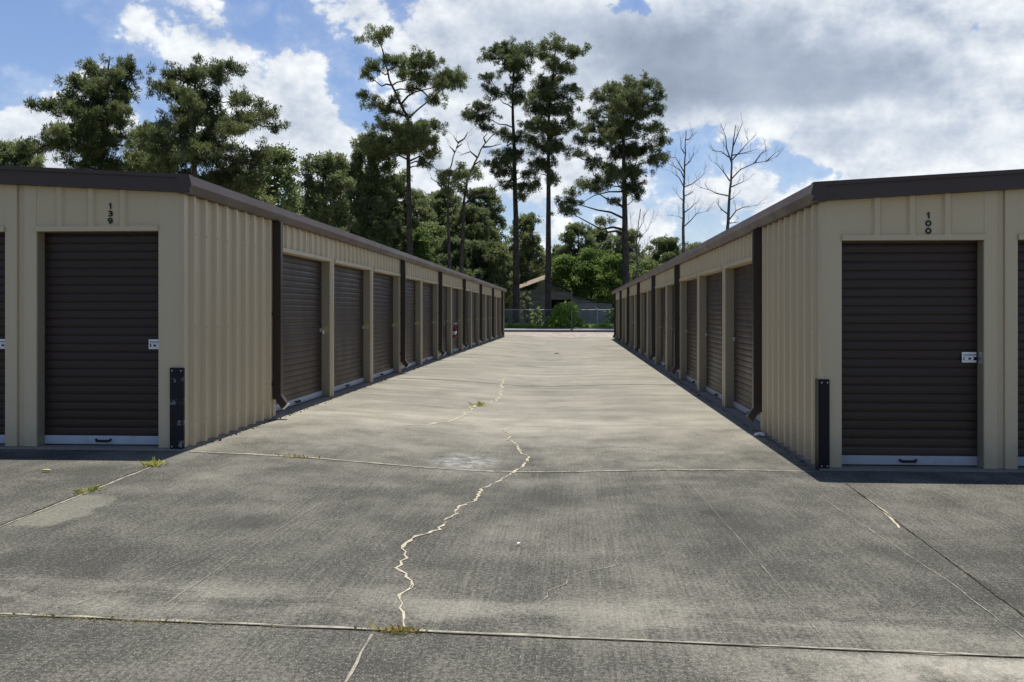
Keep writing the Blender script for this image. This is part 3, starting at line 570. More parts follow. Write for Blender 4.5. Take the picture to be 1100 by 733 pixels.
def storage(sgn, wx, bz, label, front, width, number, plates, spout_white):
    """sgn: direction away from the aisle; wx: aisle wall x; bz: slab level"""
    root = empty('storage_building', (wx+sgn*width/2, (FY+BACK)/2, bz), label, 'storage building', 'rows of storage units facing the aisle')
    P = lambda w, y, z: (wx+sgn*w, y, bz+z)           # w = depth into the building from the aisle wall
    def bx(mb, a, b):
        p, q = P(*a), P(*b)
        mb.box((min(p[0], q[0]), min(p[1], q[1]), p[2]), (max(p[0], q[0]), max(p[1], q[1]), q[2]))
    # slab, core, roof
    m = MB(); bx(m, (-.035, FY-.035, -.25), (width, BACK+.03, .022)); m.build('slab', M['slab'], root, False, .006)
    m = MB(); bx(m, (.17, FY+.17, .02), (width-.02, BACK-.02, WALL_T-.02)); m.build('core_wall', M['downspout'], root)
    m = MB(); rw = width/2
    loop = [P(-.05, FY-.055, EAVE-.02), P(rw, FY-.055, EAVE+SLOPE*rw), P(width+.05, FY-.055, EAVE-.02), P(width+.05, FY-.055, EAVE-.06), P(rw, FY-.055, EAVE+SLOPE*rw-.04), P(-.05, FY-.055, EAVE-.06)]
    m.prism(loop, (0, BACK-FY+.1, 0)); m.build('roof', M['roof'], root)
    # far and outer walls
    m = MB(); bx(m, (0.012, BACK-.02, .022), (width, BACK, WALL_T-.012)); bx(m, (width-.02, FY+.02, .022), (width, BACK-.021, WALL_T-.012)); m.build('outer_wall', M['tan'], root)
    # gutter along the aisle
    m = MB()
    loop = [P(.02, FY-.10, WALL_T-.045), P(-.075, FY-.10, WALL_T-.045), P(-.092, FY-.10, WALL_T-.02), P(-.125, FY-.10, EAVE-.095), P(-.102, FY-.10, EAVE-.002), P(-.078, FY-.10, EAVE+.004), P(.02, FY-.10, EAVE+.006)]
    m.prism(loop, (0, BACK-FY+.2, 0)); m.build('gutter', M['brown_trim'], root)
    # rake trim above the front
    m = MB(); q = FY-.075
    for (z0, z1, o0) in ((-.165, -.03, 0), (-.03, .008, -.018)):
        loop = [P(-.10, q+o0-.01, EAVE+z0), P(rw, q+o0-.01, EAVE+z0+SLOPE*rw), P(rw, q+o0-.01, EAVE+z1+SLOPE*rw), P(-.10, q+o0-.01, EAVE+z1)]
        m.prism(loop, (0, .085-o0-.002, 0))
        loop = [P(rw, q+o0-.01, EAVE+z0+SLOPE*rw), P(width+.1, q+o0-.01, EAVE+z0), P(width+.1, q+o0-.01, EAVE+z1), P(rw, q+o0-.01, EAVE+z1+SLOPE*rw)]
        m.prism(loop, (0, .085-o0-.002, 0))
    m.build('rake_trim', M['brown_trim'], root)
    # ribbed end panel of the aisle wall
    m = MB(); prof = ribs(FY+.09, SIDE_Y[0]-.03, .295, .11, .040)
    m.strip([P(-h, y, .024) for y, h in prof], (0, 0, WALL_T-.03)); m.build('wall_panel', M['tan_screwed'], root)
    # corner trim
    m = MB(); bx(m, (-.014, FY-.012, .024), (.012, FY+.088, WALL_T)); m.build('corner_trim', M['tan_trim'], root, False, .004)
    D = 0.145
    post0 = None
    def door(opening, kind):
        a, b = opening
        mb = MB(); bar = MB(); hd = MB()
        prof = slats(.115, DOOR_H+.03)
        if kind == 'side':
            mb.strip([P(D-.002-o, a-.03, z) for z, o in prof], (0, b-a+.06, 0))
            bx(bar, (D-.022, a+.004, .034), (D+.01, b-.004, .118))
            mid = (a+b)/2
            hd.tube([P(D-.024, mid-.09, .085), P(D-.05, mid-.07, .072), P(D-.05, mid+.07, .072), P(D-.024, mid+.09, .085)], .012, 6)
        else:
            mb.strip([P(a-.03, FY+D-.002-o, z) for z, o in prof], (sgn*(b-a+.06), 0, 0))
            bx(bar, (a+.004, FY+D-.022, .034), (b-.004, FY+D+.01, .118))
            mid = (a+b)/2
            hd.tube([P(mid-.075, FY+D-.024, .083), P(mid-.062, FY+D-.05, .070), P(mid+.062, FY+D-.05, .070), P(mid+.075, FY+D-.024, .083)], .0115, 6)
        d = mb.build('door', M['brown_door'], root)
        bar.build('bottom_bar', M['white_bar'], d, False, .005)
        hd.build('pull_handle', M['black'], d)
        return d
    # ---- aisle bays
    ends = SIDE_Y
    for k, yc in enumerate(ends):
        last = k == len(ends)-1
        hw = .115
        m = MB(); bx(m, (-.004, yc-hw, .024), (D+.03, yc+hw, WALL_T-.005))
        bx(m, (-.013, yc-.028, .024), (-.004, yc+.028, WALL_T-.006))
        po = m.build('post', M['tan_trim'], root)
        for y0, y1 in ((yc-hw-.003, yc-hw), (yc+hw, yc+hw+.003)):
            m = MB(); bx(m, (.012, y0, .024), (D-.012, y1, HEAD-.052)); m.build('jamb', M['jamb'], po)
        if plates and k > 0:
            m = MB(); bx(m, (.03, yc-hw-.008, 1.03), (.115, yc-hw-.003, 1.125)); pl = m.build('latch_plate', M['brass'], po)
        if last: break
        a, b = yc+hw, ends[k+1]-hw
        # header: ribbed panel and trim
        m = MB(); prof = ribs(a, b, .295, .13)
        m.strip([P(-h, y, HEAD) for y, h in prof], (0, 0, WALL_T-HEAD-.006))
        bx(m, (-.030, a, HEAD-.05), (.0, b, HEAD)); bx(m, (.0, a, HEAD-.048), (D-.02, b, HEAD-.032))
        m.build('header_panel', M['tan'], root)
        d = door((a, b), 'side')
        m = MB(); yy = b-.16
        bx(m, (D-.032, yy, 1.035), (D-.016, yy+.13, 1.05)); bx(m, (D-.032, yy, 1.075), (D-.016, yy+.14, 1.085)); bx(m, (D-.04, yy+.03, 1.05), (D-.022, yy+.15, 1.075))
        m.build('latch', M['steel'], d)
        if plates and k in (0,):
            m = MB(); m.tube([P(D-.05, b-.05, 1.05), P(D-.05, b-.05, 1.0)], .016, 8); m.build('padlock', M['steel_bright'], d)
    # downspouts at every second post (the first after three doors)
    for k in (0, 3, 5, 7, 9, 11, 13):
        y = ends[k]; m = MB()
        bx(m, (-.118, y-.05, .245), (-.016, y+.05, WALL_T-.05))
        s_ = m.build('downspout', M['downspout'], root, False, .006)
        m = MB()
        loop = [P(-.0165, y-.052, .30), P(-.1185, y-.052, .30), P(-.195, y-.052, .195), P(-.130, y-.052, .125)]
        m.prism(loop, (0, .104, 0)); m.build('elbow', M['downspout'], s_, False, .004)
        if spout_white:
            m = MB(); m.prism([P(-.197, y-.048, .193), P(-.132, y-.048, .123), P(-.140, y-.048, .116), P(-.205, y-.048, .186)], (0, .096, 0)); m.build('spout_lip', M['steel'], s_)
        for z in (.42, 1.30):
            m = MB(); bx(m, (-.121, y-.056, z), (-.002, y+.056, z+.032)); m.build('strap', M['downspout'], s_)
    # ---- front bays
    for i, (a, b) in enumerate(front):
        m = MB(); prof = ribs(a, b, .316, .034 if sgn < 0 else .314)
        m.strip([P(w, FY-h, HEAD) for w, h in prof], (0, 0, EAVE-HEAD-.1+SLOPE*(a+b)/2))
        bx(m, (a, FY-.030, HEAD-.05), (b, FY, HEAD)); bx(m, (a, FY, HEAD-.048), (b, FY+D-.02, HEAD-.032))
        m.build('header_panel', M['tan'], root)
        d = door((a, b), 'front')
        lw, lb = (a, a+.17) if sgn < 0 else (b-.17, b)         # latch on the right-hand edge
        x0, x1 = (lw+.02, lb-.02)
        m = MB(); f0 = FY+D-.03
        zc = 1.02 if sgn < 0 else 1.04
        for (z0, z1) in ((zc-.048, zc-.028), (zc+.026, zc+.048), (zc+.004, zc+.018)):
            bx(m, (x0, f0, z0), (x1, f0+.012, z1))
        bx(m, (x0+.02, f0-.012, zc-.026), (x1-.03, f0, zc+.002))
        bx(m, (min(x0, x1) if sgn > 0 else x1-.012, f0-.004, zc-.046), ((min(x0, x1)+.012) if sgn > 0 else x1, f0, zc+.046))
        la = m.build('latch', M['steel_bright'], d)
        m = MB(); cx = (x0+x1)/2; bx(m, (cx-.012, f0-.016, zc-.02), (cx+.014, f0-.0125, zc-.004)); m.build('latch_slot', M['black'], d)
        # post beyond this door: two flat faces with a folded channel between
        nx = front[i+1][0] if i+1 < len(front) else b+.3
        m = MB(); g0, g1 = b+(nx-b)*.40, b+(nx-b)*.62
        top = EAVE-.10+SLOPE*b
        bx(m, (b, FY-.004, .024), (g0, FY+D+.03, top)); bx(m, (g1, FY-.004, .024), (nx, FY+D+.03, top+.006)); bx(m, (g0, FY+.022, .024), (g1, FY+.06, top))
        po = m.build('post', M['tan_trim'], root, False, .003)
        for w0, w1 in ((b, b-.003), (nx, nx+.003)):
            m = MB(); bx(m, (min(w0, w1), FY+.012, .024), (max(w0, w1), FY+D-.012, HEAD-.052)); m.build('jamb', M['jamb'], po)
        if sgn > 0:
            m = MB()
            for r_ in range(4):
                for c_ in range(2): bx(m, (b-.007, FY+.035+c_*.035, .985+r_*.028), (b-.003, FY+.06+c_*.035, 1.005+r_*.028))
            m.build('strike_plate', M['steel'], po)
    a = front[0][0]
    m = MB(); bx(m, (.0125, FY-.004, .024), (a, FY+D+.03, EAVE-.10)); m.build('corner_post', M['tan_trim'], root)
    # steel corner guard
    m = MB(); gh = .80 if sgn < 0 else .84
    if sgn < 0: bx(m, (-.018, FY-.030, .0), (-.015, FY+.004, gh)); bx(m, (-.015, FY-.030, .0), (.118, FY-.022, gh))
    else: bx(m, (-.040, FY-.030, .0), (-.030, FY+.10, gh)); bx(m, (-.030, FY-.030, .0), (.060, FY-.018, gh))
    g = m.build('corner_guard', M['guard'] if sgn < 0 else M['black'], root, False, .003)
    for z in (gh-.03, .04):
        for w in ((.005, .095) if sgn < 0 else (-.012, .04)):
            m = MB(); m.tube([P(w, FY-.0305, z), P(w, FY-.036, z)], .006, 8); m.build('bolt', M['steel'], g)
    # unit number over the first front door
    wn, zn, digits = number
    me = stacked(digits, .066, .069, 1.35)
    o = link('unit_number', me, M['ink'], root); o.parent = None
    o.matrix_basis = Matrix.Translation(P(wn, FY-.006, zn)) @ Matrix.Rotation(R(90), 4, 'X')
    o.parent = root; o.matrix_parent_inverse = WORLD(root).inverted()
    return root, P
lf = [(.24+1.54*i, 1.46+1.54*i) for i in range(5)]
rf = [(.176+1.578*i, 1.454+1.578*i) for i in range(5)]
left, PL = storage(-1, LX, 0.0, 'tan metal storage building numbered 139 with brown roll-up doors, left of the concrete aisle', lf, 8.1, (.72, 2.29, '139'), True, True)
right, PR = storage(1, RX, -.125, 'tan metal storage building numbered 100 with brown roll-up doors, right of the concrete aisle', rf, 8.2, (.956, 2.275, '100'), False, False)
# small dark number over the first aisle door of the left row
me = stacked('138', .062, .066, 1.25); o = link('unit_number', me, M['ink'])
o.matrix_basis = Matrix.Translation(PL(-.007, 13.22, 2.33)) @ Matrix.Rotation(R(90), 4, 'Z') @ Matrix.Rotation(R(90), 4, 'X')
o.parent = left; o.matrix_parent_inverse = WORLD(left).inverted()

# fire extinguisher hung on a post of the left row
yx = SIDE_Y[6]-.01
fe = empty('fire_extinguisher', (LX+.10, yx, .54), 'red fire extinguisher with a white label hung on a tan post of the left row', 'fire extinguisher')
def lathe(mb, cx, cy, prof, n=14):
    base = len(mb.v)
    for r_, z in prof:
        for k in range(n): mb.v.append((cx+r_*math.cos(2*math.pi*k/n), cy+r_*math.sin(2*math.pi*k/n), z))
    for i in range(len(prof)-1):
        for k in range(n): mb.f.append((base+i*n+k, base+i*n+(k+1) % n, base+(i+1)*n+(k+1) % n, base+(i+1)*n+k))
    mb.f.append(tuple(base+k for k in range(n))); mb.f.append(tuple(base+(len(prof)-1)*n+k for k in range(n)))
cx, cy = LX+.10, yx
m = MB(); lathe(m, cx, cy, [(.050, .54), (.056, .56), (.056, .82), (.05, .86), (.035, .89), (.02, .91), (.02, .94)]); m.build('cylinder', M['red'], fe, True)
m = MB(); lathe(m, cx, cy, [(.0575, .65), (.0575, .75)]); m.build('label_sheet', M['paper'], fe, True)
m = MB(); lathe(m, cx, cy, [(.024, .94), (.024, .985)]); m.tube([(cx, cy, .985), (cx+.09, cy-.03, 1.0)], .011, 6); m.tube([(cx, cy, .965), (cx+.08, cy-.03, .955)], .009, 6); m.build('valve', M['steel'], fe)
m = MB(); m.tube([(cx+.02, cy-.02, .955), (cx+.075, cy-.075, .93), (cx+.085, cy-.07, .8), (cx+.08, cy-.06, .6)], .011, 6); m.build('hose', M['rubber'], fe)
m = MB(); m.box((LX+.004, cy-.03, .70), (cx-.07, cy+.03, .73)); m.box((LX+.0045, cy-.025, .60), (LX+.02, cy+.025, .9)); m.build('wall_bracket', M['steel'], fe)

# ------------------------------------------------------------------ foliage built with numpy
def np_mesh(name, V, nper, material, parent):
    n = len(V)//nper; me = bpy.data.meshes.new(name)
    me.vertices.add(len(V)); me.vertices.foreach_set('co', np.asarray(V, dtype=np.float32).ravel())
    me.loops.add(len(V)); me.loops.foreach_set('vertex_index', np.arange(len(V), dtype=np.int32))
    me.polygons.add(n); me.polygons.foreach_set('loop_start', np.arange(0, len(V), nper, dtype=np.int32)); me.polygons.foreach_set('loop_total', np.full(n, nper, dtype=np.int32))
    me.update(calc_edges=True); me.validate()
    me.materials.append(material)
    o = bpy.data.objects.new(name, me); C.objects.link(o); o.parent = parent
    o.matrix_parent_inverse = WORLD(parent).inverted() if parent else Matrix.Identity(4)
    return o
def unit(a): return a/np.maximum(np.linalg.norm(a, axis=-1, keepdims=True), 1e-9)
def in_clumps(g, cl, per, flat=.0, puff=0):
    """points spread through ellipsoid clumps (x,y,z,rx,ry,rz), denser towards the skin; puff > 0 gathers them into round puffs"""
    out = []
    for (x, y, z, rx, ry, rz) in cl:
        n = max(6, int(per*(rx*ry*rz)**(2/3)))
        m = max(4, n//9) if puff else n
        d = unit(g.normal(size=(m, 3))); r_ = g.random(m)**.45
        q = d*r_[:, None]*np.array([rx, ry, rz])
        q[:, 2] = np.where(q[:, 2] < 0, q[:, 2]*(1-flat), q[:, 2])
        q *= (1+.27*g.normal(size=(m, 1)))
        if puff:
            q = np.repeat(q, 9, axis=0); q = q+unit(g.normal(size=q.shape))*puff*(.35+.65*g.random((len(q), 1)))*np.array([1, 1, .8])
        out.append(q+np.array([x, y, z]))
    return np.concatenate(out)
def tufts(g, P_, ln, wd, k):
    """needle brushes: k narrow triangles radiating from each point, mostly upwards"""
    n = len(P_); axis = unit(g.normal(size=(n, 3))*.7+np.array([0, 0, .5]))
    d = unit(axis[:, None, :]*.55+g.normal(size=(n, k, 3))*.75)
    s_ = unit(np.cross(d, np.array([0, 0, 1.])+g.normal(size=(n, k, 3))*.45))
    L = ln*(.65+.7*g.random((n, 1, 1)))*(.7+.6*g.random((n, k, 1)))
    W = wd*(.7+.6*g.random((n, k, 1)))
    b = P_[:, None, :]+d*.04
    A = b-s_*W*.35; B = b+d*L*.62-s_*W; T = b+d*L; D_ = b+d*L*.62+s_*W
    V = np.stack([A, B, T, D_], axis=2)
    return V.reshape(-1, 3)
def leafs(g, P_, size, up=.35):
    n = len(P_); nrm = unit(g.normal(size=(n, 3))+np.array([0, 0, up]))
    a = unit(np.cross(nrm, g.normal(size=(n, 3)))); b = np.cross(nrm, a)
    L = size*(.6+.8*g.random((n, 1)))
    V = np.stack([P_-a*L*.55, P_-b*L*.33+a*L*.05, P_+a*L*.55, P_+b*L*.33+a*L*.05], axis=1)
    return V.reshape(-1, 3)
def lerp_path(path, z):
    for (a, b) in zip(path[:-1], path[1:]):
        if a[1] <= z <= b[1]:
            f = (z-a[1])/(b[1]-a[1]); return a[0]+(b[0]-a[0])*f
    return path[-1][0] if z > path[-1][1] else path[0][0]
def twig(mb, rn, p0, d, L, r_, depth):
    """crooked branch that forks into finer twigs"""
    pts = [p0]; rad = [r_]; d = d.normalized(); n = 4
    for i in range(n):
        d = (d+Vector((rn.uniform(-.35, .35), rn.uniform(-.35, .35), rn.uniform(-.2, .35)))).normalized()
        pts.append(pts[-1]+d*L/n); rad.append(r_*(1-.75*(i+1)/n))
        if depth > 0 and i > 0:
            for _ in range(1 if depth > 1 else 2):
                e = (d+Vector((rn.uniform(-1, 1), rn.uniform(-1, 1), rn.uniform(-.4, .9)))*.9).normalized()
                twig(mb, rn, pts[-1], e, L*rn.uniform(.35, .6), max(rad[-1]*.7, .007), depth-1)
    mb.tube(pts, rad, 4, False)
def plant_tree(i, T):
    g = np.random.default_rng(100+i); rn = random.Random(100+i)
    X, Y = T['x'], T['y']; gzz = gz(X, Y)-.05
    kind = T['kind']; auto = kind.endswith('_auto'); dead = kind == 'dead'
    name = {'pine': 'pine_tree', 'dead': 'dead_tree', 'pine_auto': 'pine_tree', 'broad_auto': 'leafy_tree'}[kind]
    root = empty(name, (X, Y, gzz), T['label'], 'dead tree' if dead else ('pine tree' if 'pine' in kind else 'tree'))
    cl = []
    if auto:
        H, hw, low = T['H'], T['hw'], max(T['low'], 1.0); ht = H-low
        path = [(0, gzz), (rn.uniform(-.2, .2), low), (rn.uniform(-.4, .4), H-.6)]
        pine = 'pine' in kind; n = int(24+hw*ht*2.0); n = min(n, 120)
        cl.append((path[-1][0], 0, H-.55, hw*.3, hw*.3, .6))
        for k in range(n):
            f = ((k+.5)/n)**.9; z = low+ht*f
            # envelope: full below, rounded to the top, with random bites
            env = hw*math.sqrt(max(.02, 1-max(0, (f-.45)/.62)**2))*(1.0 if f > .2 else .75+f)*rn.uniform(.45, 1.05)
            a = k*2.4+rn.uniform(-.6, .6); s_ = rn.uniform(.55, 1.0)*(.45+hw*.12)
            rx = s_*1.25; rz = s_*(.62 if pine else .85)
            rr = max(0, env-rx*.6)
            cl.append((rr*math.cos(a), rr*math.sin(a)*1.0, min(z, H-rz*.8), rx, rx, rz))
    else:
        path = [(0, gzz)]+[p for p in T['trunk'] if p[1] > gzz+.5]
        for (dx, dz, rx, rz) in T['clumps']:
            sp = .8*abs(dx)+.9
            cl.append((dx, rn.uniform(-sp, sp), dz, rx, rx*rn.uniform(.8, 1.1), rz))
        # the far and near side of the crown, which the outline does not show
        for (dx, dz, rx, rz) in T['clumps'][1::2]:
            if dz < path[-1][1]-1.0:
                sp = 1.0+abs(dx)*.9
                cl.append((dx*.35, rn.choice((-1, 1))*sp, dz-.3, rx*.85, rx*.85, rz*.9))
    # ---- trunk and limbs: one mesh
    tr = MB(); ztop = path[-1][1]
    pp = []
    for (a, b) in zip(path[:-1], path[1:]):
        for q in range(4): f = q/4; pp.append((a[0]+(b[0]-a[0])*f, a[1]+(b[1]-a[1])*f))
    pp.append(path[-1])
    r0 = T['r']
    rad = [max(.035, r0*(1-.86*((z-gzz)/(ztop-gzz))**1.15)*(1.25 if z-gzz < .6 else 1)) for _, z in pp]
    tr.tube([(X+x+rn.uniform(-.03, .03), Y+rn.uniform(-.03, .03), z) for x, z in pp], rad, 9)
    wood = M['deadwood'] if dead else M['bark']
    for (dx, dy, z, rx, ry, rz) in cl:
        hd = math.hypot(dx, dy)
        if hd < .35: continue
        B = Vector((X+dx, Y+dy, z-.1*rz))
        za = min(max(z-.28*hd-.15, path[1][1] if len(path) > 2 else gzz+1), ztop-.3)
        A = Vector((X+lerp_path(path, za), Y, za)); best = (B-A).length
        for q in cl:                                   # grow from a nearer clump when there is one
            if math.hypot(q[0], q[1]) < hd-.4:
                Q = Vector((X+q[0], Y+q[1], q[2]-.1*q[5]))
                if (B-Q).length < best*.75 and Q.z < B.z+.6: A = Q; best = (B-Q).length
        hd = best
        mid = A.lerp(B, .5)+Vector((rn.uniform(-.12, .12)*hd, rn.uniform(-.12, .12)*hd, rn.uniform(-.14, .06)*hd))
        rr = min(.03+.017*hd, r0*.33)
        tr.tube([A, A.lerp(mid, .5)+Vector((0, 0, .04*hd)), mid, mid.lerp(B, .55), B], [rr, rr*.85, rr*.65, rr*.42, .02], 5, False)
        if not auto:
            for _ in range(3):
                tr.tube([mid.lerp(B, rn.uniform(.3, 1)), B+Vector((rn.uniform(-rx, rx), rn.uniform(-ry, ry), rn.uniform(-rz, rz)*.8))], [.018, .007], 3, False)
    for br in T.get('branches', ()):
        off = rn.uniform(-1, 1); pts = []
        for q, (dx, z) in enumerate(br): pts.append(Vector((X+dx, Y+off*(q/(max(1, len(br)-1)))*abs(br[-1][0]-br[0][0])*.7, z)))
        r1 = min(.09, r0*.4)*(.72 if dead else 1)
        tr.tube(pts, [r1*(1-.8*q/(len(pts)-1)) for q in range(len(pts))] if len(pts) > 1 else r1, 6, False)
        if dead or len(T['clumps']) < 9:
            for q in range(1, len(pts)):
                d = pts[q]-pts[q-1]
                for _ in range(2 if dead else 1):
                    e = (d.normalized()+Vector((rn.uniform(-1, 1), rn.uniform(-1, 1), rn.uniform(-.3, 1)))*.8).normalized()
                    twig(tr, rn, pts[q-1].lerp(pts[q], rn.uniform(.4, 1)), e, rn.uniform(.5, 1.2), .017, 1)
    tr.build('trunk', wood, root, True)
    if not cl: return
    # ---- crown
    A = np.array([X, Y, 0.]); 
    if 'pine' in kind and not auto:
        gr_ = 1.36 if 'dense' in T['label'] else 1.34 if 'forked leaning' in T['label'] else 1.2; cl = [(a, c, d, e*gr_, f*gr_, h*gr_) for a, c, d, e, f, h in cl]; P_ = in_clumps(g, cl, 185, .3, .33)+A; V = tufts(g, P_, .25, .024, 14); mt = M['needles']
    elif 'pine' in kind:
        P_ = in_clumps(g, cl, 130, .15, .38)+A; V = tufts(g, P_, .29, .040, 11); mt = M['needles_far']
    else:
        P_ = in_clumps(g, cl, 420, .1)+A; V = leafs(g, P_, .24)
        mt = M['leaves'] if 'bright' in T['label'] else M['leaves_dull']
    np_mesh('crown', V, 4, mt, root)
for i, T in enumerate(TREES): plant_tree(i, T)

g = np.random.default_rng(77); wd = []
for k in range(520):
    x = float(g.uniform(-75, 60)); y = float(g.uniform(134, 152)); top = (16.5 if x < -15 else 12.0 if x < -6 else 9.6)*float(g.uniform(.75, 1.0)); s_ = float(g.uniform(1.3, 2.2))
    for z in np.arange(.6, top, 1.7): wd.append((x+float(g.normal())*.7, y+float(g.normal())*.7, float(z), s_*1.2, s_*1.2, s_))
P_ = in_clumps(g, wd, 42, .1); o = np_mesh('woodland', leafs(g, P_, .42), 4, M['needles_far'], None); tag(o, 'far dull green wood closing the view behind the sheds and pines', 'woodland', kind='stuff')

# ------------------------------------------------------------------ fence, pole, shrub and weeds at the end of the aisle
FZ = -.10; FN = 88.6
fence = empty('chain_link_fence', (0, FN, FZ), 'low galvanised chain-link fence with a pale top rail across the end of the aisle', 'fence')
m = MB(); m.tube([(-16, FN, FZ+1.72), (14, FN, FZ+1.66)], .032, 8); m.build('top_rail', M['galv'], fence)
for x in (-15.4, -11.4, -7.4, 2.35, 6.2, 10.2, 13.8):
    m = MB(); m.tube([(x, FN, FZ-.2), (x, FN, FZ+1.78)], .04, 8); p = m.build('fence_post', M['galv'], fence)
    m = MB(); lathe(m, x, FN, [(.045, FZ+1.775), (.04, FZ+1.81), (.012, FZ+1.84)], 8); m.build('post_cap', M['galv'], p)
m = MB(); m.tube([(2.35, FN+.02, FZ+1.70), (3.1, FN+.02, FZ+1.5)], .024, 6); m.tube([(2.35, FN, FZ+1.75), (2.15, FN, FZ+1.98)], .024, 6); m.build('brace', M['galv'], fence)
V = []; st = .15; w_ = .007; H_ = 1.68; zb = FZ+.01
x = -16.0
while x < 14:
    for sg in (1, -1):
        a = (x, FN+.01*sg, zb); b = (x+sg*H_*.62, FN+.01*sg, zb+H_)
        V += [(a[0]-w_, a[1], a[2]), (a[0]+w_, a[1], a[2]), (b[0]+w_, b[1]+.004, b[2]), (b[0]-w_, b[1]+.004, b[2])]
    x += st
np_mesh('mesh', np.array(V), 4, M['wire'], fence)
M['polem'] = mat('dull_pole', (.11, .11, .11), .6)[0]
pole = empty('metal_pole', (-.02, 71.2, FZ), 'slender dark metal pole standing at the road edge in front of the green bush', 'pole')
m = MB(); m.tube([(-.02, 71.2, FZ-.3), (-.02, 71.2, FZ+3.2)], .028, 8); m.build('shaft', M['polem'], pole)
m = MB(); lathe(m, -.02, 71.2, [(.12, FZ+.0), (.12, FZ+.16), (.05, FZ+.20)], 10); m.build('footing', M['rubber'], pole)

def shrub(name, label, x, y, w, h, seed, material, size, per, cat='shrub', group=None, n=22):
    g = np.random.default_rng(seed); rn = random.Random(seed); z0 = gz(x, y)
    root = empty(name, (x, y, z0), label, cat, group)
    cl = []
    for k in range(n):
        a = k*2.4; f = (k+.5)/n; z = z0+h*(.12+.76*f); e = w*.5*math.sqrt(max(.04, 1-(max(0, f-.3)/.75)**2))*rn.uniform(.4, 1)
        s_ = w*.15*rn.uniform(.7, 1.2); cl.append((x+e*math.cos(a), y+e*math.sin(a), z, s_, s_, s_*.8))
    m = MB()
    for c_ in cl: m.tube([(x+rn.uniform(-.1, .1), y+rn.uniform(-.1, .1), z0-.05), ((x+c_[0])/2, (y+c_[1])/2, (z0+c_[2])/2+.1), c_[:3]], [.03, .02, .008], 4, False)
    m.build('stem', M['bark'], root)
    P_ = in_clumps(g, cl, per, .1); np_mesh('foliage', leafs(g, P_, size), 4, material, root)
    return root
shrub('shrub', 'bright green rounded bush in front of the fence at the end of the aisle', -.52, 87.0, 3.1, 2.45, 5, M['shrub'], .22, 700)
shrub('shrub', 'thin yellow-green sapling between the two close pine trunks behind the fence', -3.35, 89.8, 1.5, 2.3, 6, M['shrub'], .16, 300, n=12)
shrub('shrub', 'climbing leafy vine on the fence beside the far end of the left building', -6.2, 88.9, 1.6, 2.0, 8, M['leaves_dull'], .15, 330, n=16)
shrub('shrub', 'leafy green bush on the fence beside the far end of the right building', 3.75, 88.4, 1.5, 2.0, 9, M['leaves'], .18, 420, n=16)
shrub('shrub', 'dark overgrown shrub hanging against the pale shed wall left of the gable', -4.7, 99.0, 1.6, 4.1, 10, M['leaves_dull'], .2, 320, n=14)

def blades(g, pts, ln, wd):
    n = len(pts); d = unit(g.normal(size=(n, 3))*np.array([.6, .6, .2])+np.array([0, 0, .8])); s_ = unit(np.cross(d, g.normal(size=(n, 3))))
    L = ln*(.4+.8*g.random((n, 1))); bend = np.stack([g.normal(size=n)*.35, g.normal(size=n)*.35, -.15*np.ones(n)], axis=1)*L
    A = pts-s_*wd; B = pts+s_*wd; M1 = pts+d*L*.6; T = pts+d*L+bend
    return np.stack([A, B, T+s_*wd*.15, M1-s_*wd*.8], axis=1).reshape(-1, 3)
g = np.random.default_rng(3); n = 5200
xx = np.concatenate([g.uniform(-24, 20, n//2), g.normal(-5.0, .8, n//3), g.normal(3.4, .8, n-n//2-n//3)]); yy = g.normal(88.0, .45, len(xx))
pts = np.stack([xx, yy, np.array([gz(a, b) for a, b in zip(xx, yy)])], axis=1)
o = np_mesh('grass', blades(g, pts, .55, .03), 4, M['shrub'], None); tag(o, 'tall weeds and grass growing along the chain-link fence', 'grass', kind='stuff')
def tuft(label, x, y, w, d, n, ln, seed, material, ang=0):
    g = np.random.default_rng(seed); a = g.normal(size=n)*w*.5; b = g.normal(size=n)*d*.5
    xx = x+a*math.cos(ang)-b*math.sin(ang); yy = y+a*math.sin(ang)+b*math.cos(ang)
    pts = np.stack([xx, yy, np.array([gz(p, q) for p, q in zip(xx, yy)])], axis=1)-np.array([x, y, gz(x, y)])
    root_z = gz(x, y)
    o = np_mesh('weed', blades(g, pts, ln, .0022), 4, material, None); o.location = (x, y, root_z)
    return tag(o, label, 'weed', 'weeds sprouting from the pavement joints')
tuft('green weed tuft in the left joint, nearest the corner guard of building 139', -3.62, 8.05, .12, .04, 45, .085, 11, M['weed'], R(60))
tuft('yellowish weed tuft in the left joint beside the pale cement spill', -3.58, 6.85, .14, .04, 40, .07, 12, M['weed'], R(70))
tuft('small mound of yellow grass in the near cross joint, at the long crack\'s foot', -.76, 4.10, .12, .03, 150, .035, 13, M['dry'])
tuft('flat dry straw-coloured weed on the far cross joint near the left building', -2.6, 8.85, .16, .05, 50, .05, 14, M['dry'])
tuft('long thin trail of dry brown grass in the near cross joint at the left', -2.1, 4.09, .75, .015, 160, .022, 15, M['dry'])
tuft('tiny yellow weed growing from the broken crack farther up the aisle', -1.44, 14.75, .10, .12, 36, .10, 16, M['weed'])

